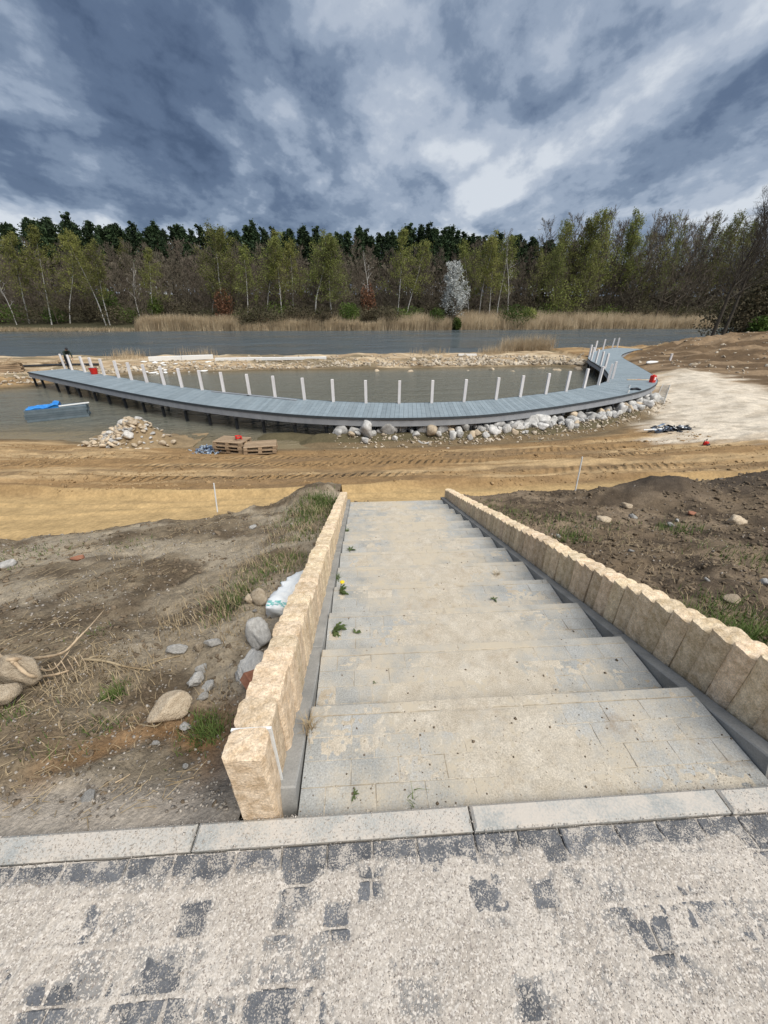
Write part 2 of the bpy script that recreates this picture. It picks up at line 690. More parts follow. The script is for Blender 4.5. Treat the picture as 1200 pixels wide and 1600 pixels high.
MAT['brick'] = mat('brick_red', (.24, .10, .06), (.34, .17, .11), scale=18, rough=.9, bump=.004, bscale=60, coord='obj')
MAT['bag'] = mat('woven_bag', (.80, .82, .82), (.70, .73, .75), scale=22, rough=.55, bump=.004, bscale=40, coord='obj')
MAT['bag_print'] = mat('bag_print', (.1, .42, .38), (.4, .62, .6), scale=30, rough=.55)
MAT['root'] = mat('root_wood', (.38, .28, .18), (.56, .44, .30), scale=18, rough=.85, bump=.004, bscale=60)
MAT['straw'] = mat('dead_straw', (.23, .17, .10), (.42, .34, .22), scale=9, rough=.9)
MAT['grass'] = mat('grass_blade', (.055, .10, .022), (.14, .19, .05), scale=7, rough=.7, transl=.25)
MAT['weed'] = mat('weed_leaf', (.06, .095, .03), (.11, .14, .05), scale=20, rough=.7, transl=.2)
MAT['yellow'] = mat('dandelion_yellow', (.75, .55, .03), rough=.7)
MAT['deck'] = mat('deck_board', (.198, .243, .270), (.25, .298, .325), scale=3, rough=.62, rnd=.11, bump=.001, bscale=60, fine=.07, fscale=25, spec=.35)
MAT['trim'] = mat('deck_trim', (.045, .055, .065), (.06, .07, .08), scale=4, rough=.6)
MAT['beam'] = mat('deck_beam', (.27, .285, .31), (.34, .355, .375), scale=3, rough=.7)
MAT['pile'] = mat('pile_black', (.014, .016, .019), (.03, .033, .037), scale=5, rough=.55)
MAT['collar'] = mat('pile_collar', (.16, .17, .19), (.22, .23, .25), scale=5, rough=.5, metallic=.3)
MAT['post'] = mat('white_paint', (.78, .745, .73), (.70, .66, .645), scale=2.2, rough=.55, rnd=.05)
MAT['wood'] = mat('pallet_wood', (.27, .19, .12), (.40, .30, .20), scale=7, rough=.85, rnd=.2, stretch=(1, 6, 6))
MAT['log'] = mat('log_wood', (.33, .24, .15), (.5, .4, .27), scale=5, rough=.9, bump=.01)
MAT['red'] = mat('red_plastic', (.62, .03, .02), (.5, .02, .015), scale=4, rough=.4)
MAT['orange'] = mat('orange_plastic', (.8, .16, .03), rough=.5)
MAT['blue'] = mat('blue_tarp', (.02, .17, .55), (.06, .3, .7), scale=5, rough=.4, bump=.03, bscale=6)
MAT['netblue'] = mat('blue_grey_sheet', (.07, .11, .19), (.38, .45, .52), scale=9, rough=.5, detail=3, lo=.42, hi=.6)
MAT['black'] = mat('black_plastic', (.012, .013, .016), (.04, .043, .05), scale=8, rough=.5)
MAT['stack'] = mat('stacked_board', (.10, .135, .158), (.14, .175, .198), scale=3, rough=.7, rnd=.15)
MAT['steel'] = mat('galvanised_steel', (.5, .5, .48), rough=.5, metallic=.2)
MAT['jacket'] = mat('jacket_dark', (.018, .026, .02), (.03, .04, .03), scale=12, rough=.85)
MAT['trousers'] = mat('trousers_dark', (.015, .016, .02), rough=.85)
MAT['skin'] = mat('skin', (.45, .26, .18), rough=.6)
MAT['bark'] = mat('bark_brown', (.075, .06, .045), (.13, .105, .08), scale=3, rough=.95, rnd=.2, coord='obj')
MAT['twig'] = mat('twig_brown', (.105, .087, .064), (.16, .135, .102), scale=.5, rough=.95, rnd=.3, coord='obj', hue=.012)
MAT['darkbark'] = mat('bark_dark', (.045, .040, .033), (.085, .075, .06), scale=2, rough=.95, coord='obj')
MAT['pinebark'] = mat('bark_pine', (.10, .06, .04), (.17, .10, .065), scale=.6, rough=.95, coord='obj')
MAT['needle'] = mat('pine_needle', (.016, .034, .014), (.045, .075, .028), scale=.55, rough=.8, rnd=.3, coord='obj', transl=.1)


def birch_marks(c, base):
    w = c['noise'](1.8, 4, .7)
    return c['mixc'](c['mrange'](w, .56, .62, 0, .85), base, (.06, .055, .05))


MAT['birch'] = mat('bark_birch', (.52, .50, .46), (.66, .64, .60), scale=1.2, rough=.8, coord='obj', stretch=(1, 1, 2.0), extra=birch_marks)
MAT['leaf_birch'] = mat('leaf_birch', (.15, .175, .04), (.27, .28, .088), scale=.6, rough=.75, rnd=.25, coord='obj', transl=.35, hue=.015)
MAT['leaf_green'] = mat('leaf_green', (.05, .09, .018), (.11, .15, .03), scale=.7, rough=.75, rnd=.25, coord='obj', transl=.3, hue=.015)
MAT['leaf_olive'] = mat('leaf_olive', (.075, .068, .036), (.12, .105, .06), scale=.5, rough=.85, rnd=.3, coord='obj', transl=.2, hue=.02)
MAT['leaf_red'] = mat('leaf_rust', (.15, .07, .04), (.22, .11, .06), scale=.7, rough=.85, coord='obj', transl=.2)
MAT['blossom'] = mat('blossom_white', (.48, .50, .48), (.68, .70, .68), scale=1, rough=.8, coord='obj', transl=.2)
MAT['reed'] = mat('reed_straw', (.46, .36, .235), (.68, .56, .385), scale=.35, rough=.9, transl=.2, fine=.12, fscale=3)
MAT['spit_reed'] = mat('spit_reed_straw', (.40, .31, .20), (.56, .46, .32), scale=1.5, rough=.9, transl=.2)


def water_material():
    m = bpy.data.materials.new('lake_water')
    m.use_nodes = True
    nt = m.node_tree
    N, L = nt.nodes.new, nt.links.new
    b = nt.nodes['Principled BSDF']
    b.inputs['Roughness'].default_value = .12
    b.inputs['IOR'].default_value = 1.33
    b.inputs['Specular IOR Level'].default_value = .5
    a = N('ShaderNodeAttribute')
    a.attribute_name = 'col'
    L(a.outputs['Color'], b.inputs['Base Color'])
    w = N('ShaderNodeAttribute')
    w.attribute_name = 'wave'
    rg = N('ShaderNodeMapRange')
    rg.inputs['From Min'].default_value = .05
    rg.inputs['From Max'].default_value = .3
    rg.inputs['To Min'].default_value = .12
    rg.inputs['To Max'].default_value = .36
    L(w.outputs['Fac'], rg.inputs['Value'])
    L(rg.outputs['Result'], b.inputs['Roughness'])
    g = N('ShaderNodeNewGeometry')

    def nz(s, d, sc):
        mp = N('ShaderNodeMapping')
        mp.inputs['Scale'].default_value = sc
        mp.inputs['Rotation'].default_value = (0, 0, .12)
        L(g.outputs['Position'], mp.inputs[0])
        n = N('ShaderNodeTexNoise')
        n.inputs['Scale'].default_value = s
        n.inputs['Detail'].default_value = d
        n.inputs['Roughness'].default_value = .6
        n.inputs['Distortion'].default_value = .4
        L(mp.outputs[0], n.inputs['Vector'])
        return n.outputs['Fac']
    x = N('ShaderNodeMath')
    x.operation = 'MULTIPLY_ADD'
    L(nz(.9, 4, (1, 1.6, 1)), x.inputs[0])
    x.inputs[1].default_value = 2.2
    L(nz(3.6, 4, (1, 1.7, 1)), x.inputs[2])
    x2 = N('ShaderNodeMath')
    x2.operation = 'MULTIPLY_ADD'
    L(nz(.22, 5, (.45, 1.5, 1)), x2.inputs[0])
    x2.inputs[1].default_value = 5.0
    L(x.outputs[0], x2.inputs[2])
    y = N('ShaderNodeMath')
    y.operation = 'MULTIPLY'
    L(x2.outputs[0], y.inputs[0])
    L(w.outputs['Fac'], y.inputs[1])
    bp = N('ShaderNodeBump')
    bp.inputs['Distance'].default_value = 1.0
    L(y.outputs[0], bp.inputs['Height'])
    L(bp.outputs[0], b.inputs['Normal'])
    return m


MAT['water'] = water_material()

# ------------------------------------------------------------------ terrain
WATER = -3.48
DECK = -2.45
_pool_px = [(-260, 690), (0, 686), (100, 686), (130, 692), (255, 695), (300, 699), (345, 702), (440, 701), (520, 700), (700, 697), (870, 687), (950, 675),
            (1012, 655), (1003, 630), (985, 604), (962, 580), (945, 572), (930, 577), (860, 572), (780, 573), (700, 574), (600, 576), (500, 577), (400, 578), (330, 580),
            (215, 584), (110, 594), (60, 603), (0, 607), (-260, 622)]
POOL = np.array([at(x, y, WATER)[:2] for x, y in _pool_px])
_lk = [at(x, y, WATER)[:2] for x, y in [(-330, 562), (0, 560), (120, 558), (250, 558), (500, 556), (700, 554), (800, 551), (870, 547)]]
LAKE = np.array(_lk + [(36, 53), (44, 57), (52, 61), (64, 66), (95, 76), (180, 95), (420, 120), (420, 150), (180, 132), (104, 123), (60, 118), (20, 113.5), (6, 113), (-40, 113), (-90, 112), (-200, 118), (-420, 130), (-420, 60)])
DECK_PAIRS = [((43, 581), (105, 576)), ((120, 597), (172, 587)), ((200, 613), (245, 599)), ((300, 630), (333, 610.5)), ((400, 642), (425, 619.5)), ((500, 650), (515, 626.5)),
              ((620, 653), (622, 629.5)), ((750, 648.5), (735, 626.5)), ((850, 637.5), (820, 618.5)), ((920, 627), (880, 611)), ((980, 616), (918, 604)), ((1013, 607), (938, 599.5)),
              ((1027, 597), (952, 593)), ((1022, 587.5), (951.5, 586)), ((1007, 578), (946, 578)), ((990, 568.5), (937, 572)), ((978, 562), (929, 567)), ((971, 556.5), (921.5, 562.5)),
              ((975, 552.5), (919.5, 557)), ((987, 548.7), (930, 548.5)), ((1004, 545.3), (962, 543))]
EDGE_A = catmull([at(*a, DECK)[:2] for a, b in DECK_PAIRS], 60)
EDGE_B = catmull([at(*b, DECK)[:2] for a, b in DECK_PAIRS], 60)
PALE = np.array([at(x, y, -2.9)[:2] for x, y in [(1020, 585), (1060, 578), (1110, 583), (1200, 611), (1330, 650), (1330, 700), (1130, 690), (1060, 684), (1015, 668), (1015, 640), (1025, 610)]])
HILL = np.array([at(x, y, -2.6)[:2] for x, y in [(975, 556), (1000, 548), (1050, 541), (1110, 528), (1210, 514), (1500, 505), (1500, 680), (1200, 611), (1110, 583), (1060, 577), (1020, 574), (995, 565)]])


def land(x, y):
    sp = -sdist(x, y, POOL)
    sl = -sdist(x, y, LAKE)
    s = np.minimum(sp, sl)
    far = y > 95
    spit = (y > 33) & (x < 24) & ~far
    near = ~far & ~spit
    wob = (fbm(x * .35, y * .35, 3, 3) - .5)
    rise_near = np.where(s < 9.2, .163 * s, .163 * 9.2)
    rise_near = np.minimum(rise_near, 1.49)
    rise_spit = np.minimum(.16 * s, .36 + .28 * np.clip(wob + .1, 0, 1))
    rise_far = np.minimum(.22 * s, 1.2) + .15 * np.clip(s - 6, 0, 60)
    # right-hand bank: low sand, then a hill of excavated earth
    right = sstep(14, 19, x) * near
    cap = 1.49 * (1 - right) + .70 * right
    rise_near = np.minimum(rise_near, cap)
    hill = 2.1 * np.exp(-(((x - 55) / 17) ** 2 + ((y - 45) / 15) ** 2)) * sstep(22, 34, x) * np.clip(s / 5, 0, 1)
    r = np.where(far, rise_far, np.where(spit, rise_spit, rise_near + hill))
    under = -np.minimum(.22 * (-s), .9)
    z = WATER + np.where(s > 0, r, under)
    # boulder bank carrying the front edge of the boardwalk
    return z, s, sp, sl, far, spit, right, hill


_bank = np.array([at(x, y, WATER)[:2] for x, y in [(500, 690), (560, 688), (640, 688), (720, 685), (800, 682), (870, 676), (940, 664), (1000, 648), (1022, 632)]])
_sandtoe = np.array([at(x, y, WATER)[:2] for x, y in [(420, 684), (455, 682), (500, 688)]])


def ground_z(x, y):
    x = np.asarray(x, float)
    y = np.asarray(y, float)
    z, s, sp, sl, far, spit, right, hill = land(x, y)
    db = seg_dist(x, y, _bank, False)
    z = np.maximum(z, WATER - .02 + .36 * np.exp(-(db / .55) ** 2) - .25 * sstep(.8, 1.8, db))
    z = np.where((db > 1.8) & (s < -.0), np.minimum(z, WATER - .08 * np.clip(-s, 0, 1)), z)
    dt = seg_dist(x, y, _sandtoe, False)
    z = np.maximum(z, WATER - .5 + .68 * np.exp(-(dt / .9) ** 2))
    # relief
    sand = (~far) & (~spit) & (s > 0)
    near_sand = sand & (x < 16)
    ro = sstep(8.6, 9.2, y + .5 * (fbm(x * .4, y * .4, 5, 2) - .5)) * sstep(0, 1.2, s)
    ruts = (fbm(x * .16 + .05 * y, y * 1.7 + .12 * np.sin(x * .4), 11, 3) - .5) * .20 + (fbm(x * 1.1, y * 2.6, 12, 3) - .5) * .10 + (fbm(x * 3.2, y * 5.5, 13, 3) - .5) * .085
    smooth = (fbm(x * .3, y * 1.1, 21, 3) - .5) * .10 + (fbm(x * 1.5, y * 4, 22, 3) - .5) * .02
    berm = .19 * np.exp(-((y - 8.95 - .25 * np.sin(x * .35) - .3 * (vnoise(x * .5, x * 0, 8) - .5)) / .16) ** 2)
    berm2 = .07 * np.exp(-((y - 8.15 - .2 * np.sin(x * .5 + 1)) / .09) ** 2) * sstep(-14, -9, x) + .05 * np.exp(-((y - 7.5 - .25 * np.sin(x * .4 + 2)) / .08) ** 2)
    z = z + np.where(near_sand, ro * ruts + (1 - ro) * smooth + berm + berm2, 0)
    z = z + np.where(sand & (x >= 16), (fbm(x * .55, y * 1.1, 14, 4) - .5) * (.2 + 1.1 * np.clip(hill * 1.5, 0, 1)), 0)
    z = z + np.where(spit & (s > 0), (fbm(x * .5, y * .7, 15, 4) - .5) * .4 * np.clip(s / 2, 0, 1), 0)
    # the upper terrace level behind the kerb
    z = np.where(y < .45, -.16 + .08 * (fbm(x * .8, y * .8, 17, 3) - .5), z)
    return z


def graded(segments):
    out = [segments[0][0]]
    for a, b, st in segments:
        n = max(1, int(round((b - a) / st)))
        out += list(np.linspace(a, b, n + 1)[1:])
    return np.array(out)


def grid_faces(ny, nx):
    i = np.arange(ny * nx).reshape(ny, nx)
    return np.stack([i[:-1, :-1].ravel(), i[:-1, 1:].ravel(), i[1:, 1:].ravel(), i[1:, :-1].ravel()], 1)


def lerp3(a, b, t):
    return a + (np.asarray(b, float) - a) * t[..., None]


def build_ground():
    xs = graded([(-900, -400, 100), (-400, -120, 20), (-120, -50, 4), (-50, -18, .45), (-18, 22, .11), (22, 62, .3), (62, 130, 4), (130, 400, 20), (400, 900, 100)])
    ys = graded([(-60, -6, 9), (-6, 5, .8), (5, 18, .06), (18, 34, .2), (34, 62, .22), (62, 106, 3), (106, 120, .8), (120, 170, 3), (170, 300, 12), (300, 1500, 150)])
    X, Y = np.meshgrid(xs, ys)
    Z = ground_z(X, Y)
    z, s, sp, sl, far, spit, right, hill = land(X, Y)
    n1 = fbm(X * .5, Y * 1.3, 31, 4)
    n2 = fbm(X * .18, Y * 1.6, 32, 4)
    C = np.zeros(X.shape + (3,))
    C[:] = (.262, .168, .082)
    C = lerp3(C, (.42, .30, .165), sstep(.45, .7, n2))
    C = lerp3(C, (.20, .135, .075), sstep(.55, .75, n1) * .8)
    smooth = 1 - sstep(8.5, 9.2, Y + .5 * (n1 - .5))
    C = lerp3(C, np.array((.42, .295, .145)), smooth * (1 - .5 * sstep(.5, .7, n2)))
    pale = sstep(-1.2, 1.0, sdist(X, Y, PALE) + (n1 - .5) * 4)
    C = lerp3(C, (.60, .53, .43), pale)
    C = lerp3(C, (.42, .36, .28), pale * sstep(.5, .62, fbm(X * 1.4, Y * 1.8, 41, 3)) * .7)
    hd = sstep(-.8, .8, sdist(X, Y, HILL) + (n1 - .5) * 3) * (1 - pale)
    C = lerp3(C, (.115, .078, .046), hd)
    C = lerp3(C, (.24, .17, .105), hd * sstep(.5, .66, fbm(X * .25 - Y * .1, Y * .7 + X * .2, 42, 3)))
    sc = spit & ~far
    C = np.where(sc[..., None], lerp3(np.broadcast_to(np.array((.34, .25, .155)), C.shape), (.50, .40, .27), sstep(.4, .65, n1)), C)
    C = np.where(sc[..., None], lerp3(C, (.20, .16, .10), sstep(.5, .7, fbm(X * .3, Y * .5, 44, 3))), C)
    C = np.where(far[..., None], np.array((.065, .06, .035)) * (.7 + .6 * n1[..., None]), C)
    # damp margin at the waterline
    wet = (1 - sstep(0, .9, s + (n1 - .5) * 1.2)) * (~far)
    C = lerp3(C, (.13, .10, .062), wet * .85)
    C = np.where((s < -.4)[..., None], np.array((.10, .085, .05)), C)
    tr = np.exp(-((Y - 10.6) / .3) ** 2) + np.exp(-((Y - 12.3) / .3) ** 2) * .8 + .6 * np.exp(-((Y - 13.6) / .25) ** 2)
    tr = tr * sstep(-16, -8, X) * (1 - sstep(10, 14, X)) * sstep(.3, .55, fbm(X * .25, Y * .25, 51, 2))
    V = np.stack([X, Y, Z], -1).reshape(-1, 3)
    me = to_mesh('ground', V, grid_faces(len(ys), len(xs)), True, C.reshape(-1, 3), {'track': tr.ravel()})
    o = obj('ground', me, MAT['ground'])
    tag(o, 'rutted orange sand and earth shore running down to the lake', 'ground', kind='structure')


build_ground()


def build_water():
    xs = graded([(-900, -400, 100), (-400, -100, 25), (-100, -40, 2.5), (-40, 26, .5), (26, 110, 2.5), (110, 400, 25), (400, 900, 100)])
    ys = graded([(13, 30, .3), (30, 60, .6), (60, 116, 1.2), (116, 130, 4), (130, 160, 10)])
    X, Y = np.meshgrid(xs, ys)
    _, s, sp, sl, far, *_r = land(X, Y)
    C = np.zeros(X.shape + (3,))
    C[:] = (.085, .105, .115)
    pool = sp < 0
    C = np.where((sp < 2)[..., None] & (Y < 45)[..., None], np.array((.135, .137, .112)), C)
    shallow = (1 - sstep(0, 3.5, -s)) * (Y < 45)
    C = lerp3(C, (.20, .155, .085), shallow * .8)
    W = np.where(Y > 44, .05 + .16 * sstep(.3, .75, fbm(X * .06, Y * .12, 55, 4, .6)), .12) * np.clip(-s / 1.5 + .25, .15, 1)
    V = np.stack([X, Y, np.full(X.shape, WATER)], -1).reshape(-1, 3)
    me = to_mesh('water', V, grid_faces(len(ys), len(xs)), True, C.reshape(-1, 3), {'wave': W.ravel()})
    o = obj('water', me, MAT['water'])
    tag(o, 'wind-rippled grey green lake and murky construction pool', 'water', kind='structure')


build_water()

# ------------------------------------------------------------------ staircase frame numbers
XL, XR = -.285, 1.62                    # tread ends
Y0, RUN, RISE, NT = .755, .487, .15, 13
NOSE = [1.225 + RUN * i for i in range(NT)]
TZ = [-.05 - RISE * i for i in range(NT)]


def kerb_z(y):
    return .045 - .298 * (y - .78)


def wall_z(y):
    return .31 - .325 * (y - 1.05)


# ------------------------------------------------------------------ embankments either side
def left_toe(x):
    return np.interp(x, [-16, -9, -6, -4.4, -2.9, -2.0, -1.3, -.5], [4.6, 5.1, 5.75, 6.15, 6.7, 7.15, 7.7, 7.9])


def right_toe(x):
    return np.interp(x, [1.7, 2.8, 4.6, 6.5, 9, 16], [6.9, 7.05, 7.25, 7.15, 7.2, 7.3])


def slope_z(x, y, side):
    x = np.asarray(x, float)
    y = np.asarray(y, float)
    if side < 0:
        p = -.03 - .298 * (y - .76) - .035 * np.clip(-x - .6, 0, 20)
        p = np.maximum(p, -1.86 - .02 * np.clip(-x, 0, 9))
        hump = .30 * np.exp(-(((x + .95) / .5) ** 2 + ((y - 7.2) / .8) ** 2)) + .12 * np.exp(-(((x + 1.0) / .45) ** 2 + ((y - 3.4) / 1.2) ** 2))
        hollow = -.14 * np.exp(-(((x + 1.0) / .55) ** 2 + ((y - 1.5) / .6) ** 2))
        p = p + hump + hollow * sstep(.78, 1.0, y)
        t = left_toe(x)
    else:
        p = .06 - .285 * (y - .76)
        p = np.maximum(p, -1.84)
        m = .34 * np.exp(-((y - 6.35 - .25 * np.sin(x)) / .5) ** 2) * sstep(3.4, 5.2, x) * (.45 + 1.0 * vnoise(x * .9, y * .8, 61))
        m = m + .30 * np.exp(-(((x - 9) / 2.2) ** 2 + ((y - 5.9) / .8) ** 2))
        p = p + m
        t = right_toe(x)
    rough = (fbm(x * 1.6, y * 1.6, 63, 3) - .5) * .16 + (fbm(x * 5, y * 5, 64, 4, .6) - .5) * .12 + (fbm(x * 17, y * 17, 65, 3, .6) - .5) * .04
    k = sstep(.74, 1.1, y)
    if side < 0:
        k = k * (1 - .6 * sstep(-.62, -.5, x))
    else:
        k = k * (1 - .6 * (1 - sstep(1.86, 2.0, x)))
    p = p + rough * k
    e = y - t - (fbm(x * 1.7, y * 0 + 3.3, 66, 3) - .5) * .5
    p = p - np.clip(e, 0, 3) * 1.1
    return p


def build_slope(side):
    if side < 0:
        xs = graded([(-16, -8, .25), (-8, -3, .07), (-3, -.498, .024)])
        ys = graded([(.752, 3.2, .024), (3.2, 8.6, .045)])
    else:
        xs = graded([(1.838, 4.5, .03), (4.5, 11, .065), (11, 17, .25)])
        ys = graded([(.752, 3.2, .036), (3.2, 8.2, .045)])
    X, Y = np.meshgrid(xs, ys)
    Z = slope_z(X, Y, side)
    a = fbm(X * .7, Y * .9, 71, 4)
    b = fbm(X * 2.4, Y * 2.4, 72, 4)
    C = np.zeros(X.shape + (3,))
    if side < 0:
        C[:] = (.185, .147, .10)
        C = lerp3(C, (.34, .29, .218), sstep(.46, .66, a) * .85)
        C = lerp3(C, (.088, .066, .044), sstep(.50, .68, b) * .75)
        C = lerp3(C, (.27, .15, .065), sstep(.45, .65, fbm(X * 2, Y * 2, 73, 3)) * np.exp(-(((X + .95) / .6) ** 2 + ((Y - 1.1) / .35) ** 2)))
        g = (1 - sstep(.02, .30, Y - .755 + (b - .5) * .25)) * sstep(-1.9, -1.4, X + .8 * (a - .5))
        C = lerp3(C, (.44, .39, .33), g * .85)
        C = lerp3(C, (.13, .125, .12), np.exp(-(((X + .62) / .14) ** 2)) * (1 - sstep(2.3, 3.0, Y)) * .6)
    else:
        C[:] = (.14, .105, .07)
        C = lerp3(C, (.235, .18, .125), sstep(.46, .66, a) * .8)
        C = lerp3(C, (.07, .053, .038), sstep(.48, .66, b) * .8)
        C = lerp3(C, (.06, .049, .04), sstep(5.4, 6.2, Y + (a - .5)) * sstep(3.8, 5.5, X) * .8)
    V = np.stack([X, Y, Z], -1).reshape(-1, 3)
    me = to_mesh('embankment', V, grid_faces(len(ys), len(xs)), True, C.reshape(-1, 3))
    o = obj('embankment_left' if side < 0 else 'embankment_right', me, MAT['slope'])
    tag(o, 'grey brown earth slope littered with straw and stones' if side < 0 else 'dark bare soil slope with earth mounds behind the long palisade wall', 'slope', kind='structure')


build_slope(-1)
build_slope(1)

# ------------------------------------------------------------------ upper pavement: bedding, pavers, kerb stones, grit
def build_pavement():
    rng = np.random.default_rng(5)
    pv = MB().box((.5, -1.7, -.28), (9, 4.88, .4)).build('pavement', MAT['joint'])
    tag(pv, 'upper paved terrace of dark blocks mostly buried under pale grit', 'pavement', kind='structure')
    cache = {}
    y = .655
    row = 0
    rects = []
    while y > -.45:
        dep = .105
        x = -2.3 + rng.uniform(0, .1)
        while x < 2.9:
            ln = float(rng.choice([.1, .155, .155, .205])) if row else .155 + .05 * (rng.random() < .4)
            key = round(ln, 3)
            if key not in cache:
                V, F = box_vf((ln - .006, dep - .006, .08), .004)
                cache[key] = to_mesh('paver', V, F)
            obj('paver', cache[key], MAT['paver_top'], pv, (x + ln / 2, y - dep / 2, -.041 + rng.normal(0, .0012)), (rng.normal(0, .008), rng.normal(0, .006), 0))
            rects.append((x, x + ln, y - dep, y))
            x += ln
        y -= dep
        row += 1
    js = [-3.62, -2.62, -1.62, -.63, .36, 1.33, 2.33, 3.33]
    for a, b in zip(js[:-1], js[1:]):
        n = 12
        V, F = box_vf((b - a - .007, .082, .25), .009)
        obj('kerb_stone', to_mesh('kerb_stone', V, F), MAT['kerb'], pv, ((a + b) / 2, .7, -.119 + rng.normal(0, .0015)), (0, 0, rng.normal(0, .002)))
    # grit layer
    xs = graded([(-1.75, 2.2, .0048)])
    ys = graded([(-.05, .652, .0048)])
    X, Y = np.meshgrid(xs, ys)
    g = .0036 + (fbm(X * 5, Y * 5, 81, 5, .6) - .5) * .013 + (fbm(X * 75, Y * 75, 82, 2) - .5) * .0065
    g -= .0165 * np.exp(-((Y - .632) / .030) ** 2) * (.35 + vnoise(X * 9, Y * 0, 83))
    for px, py, r, k in [(300, 1440, .035, .010), (465, 1385, .045, .012), (580, 1380, .04, .009), (525, 1440, .04, .010), (440, 1445, .04, .006), (60, 1595, .06, .013), (425, 1575, .045, .008),
                         (850, 1400, .035, .010), (880, 1300, .06, .008), (1030, 1470, .04, .009), (870, 1340, .04, .006), (1180, 1310, .05, .009), (330, 1345, .05, .007), (180, 1345, .05, .007),
                         (650, 1540, .08, .006), (830, 1560, .04, .008), (250, 1545, .07, .006), (760, 1410, .06, .005), (520, 1330, .05, .007), (1090, 1410, .05, .004), (960, 1420, .05, .004)]:
        c = at(px, py, 0)
        g -= .95 * k * np.exp(-((np.maximum(np.abs(X - c[0]), np.abs(Y - c[1])) / r) ** 4))
    film = np.zeros(X.shape)
    for x0, x1, y0_, y1_ in rects:
        i0, i1 = np.searchsorted(ys, y0_ + .009), np.searchsorted(ys, y1_ - .009)
        j0, j1 = np.searchsorted(xs, x0 + .009), np.searchsorted(xs, x1 - .009)
        film[i0:i1, j0:j1] = rng.uniform(.5, 1)
    worn = sstep(.48, .66, fbm(X * 2.2, Y * 2.2, 84, 4))
    g = g + .0009 - .0026 * film * worn
    thin = np.clip(sstep(.0042, -.0006, g) * (.35 + .65 * film), 0, 1)
    V = np.stack([X, Y, g], -1).reshape(-1, 3)
    o = obj('grit_layer', to_mesh('grit_layer', V, grid_faces(len(ys), len(xs)), True, None, {'thin': thin.ravel()}), MAT['grit'], pv)
    o['kind'] = 'stuff'
    n = 60000
    px = rng.uniform(-1.7, 2.2, n)
    py = rng.uniform(.1, .745, n)
    keep = (py < .655) | (rng.random(n) < .75)
    px, py = px[keep], py[keep]
    gi = np.clip(((py + .05) / .0048).astype(int), 0, len(ys) - 1), np.clip(((px + 1.75) / .0048).astype(int), 0, len(xs) - 1)
    pz = np.where(py < .655, np.maximum(g[gi], 0), .0065)
    bare = (g[gi] < -.001) & (py < .655) & (rng.random(len(px)) < .6)
    px, py, pz = px[~bare], py[~bare], pz[~bare]
    scatter('grit', [OCT], np.stack([px, py, pz], 1), rng.lognormal(math.log(.0016), .35, len(px)), rng, MAT['grain'], None, None, parent=pv)


build_pavement()

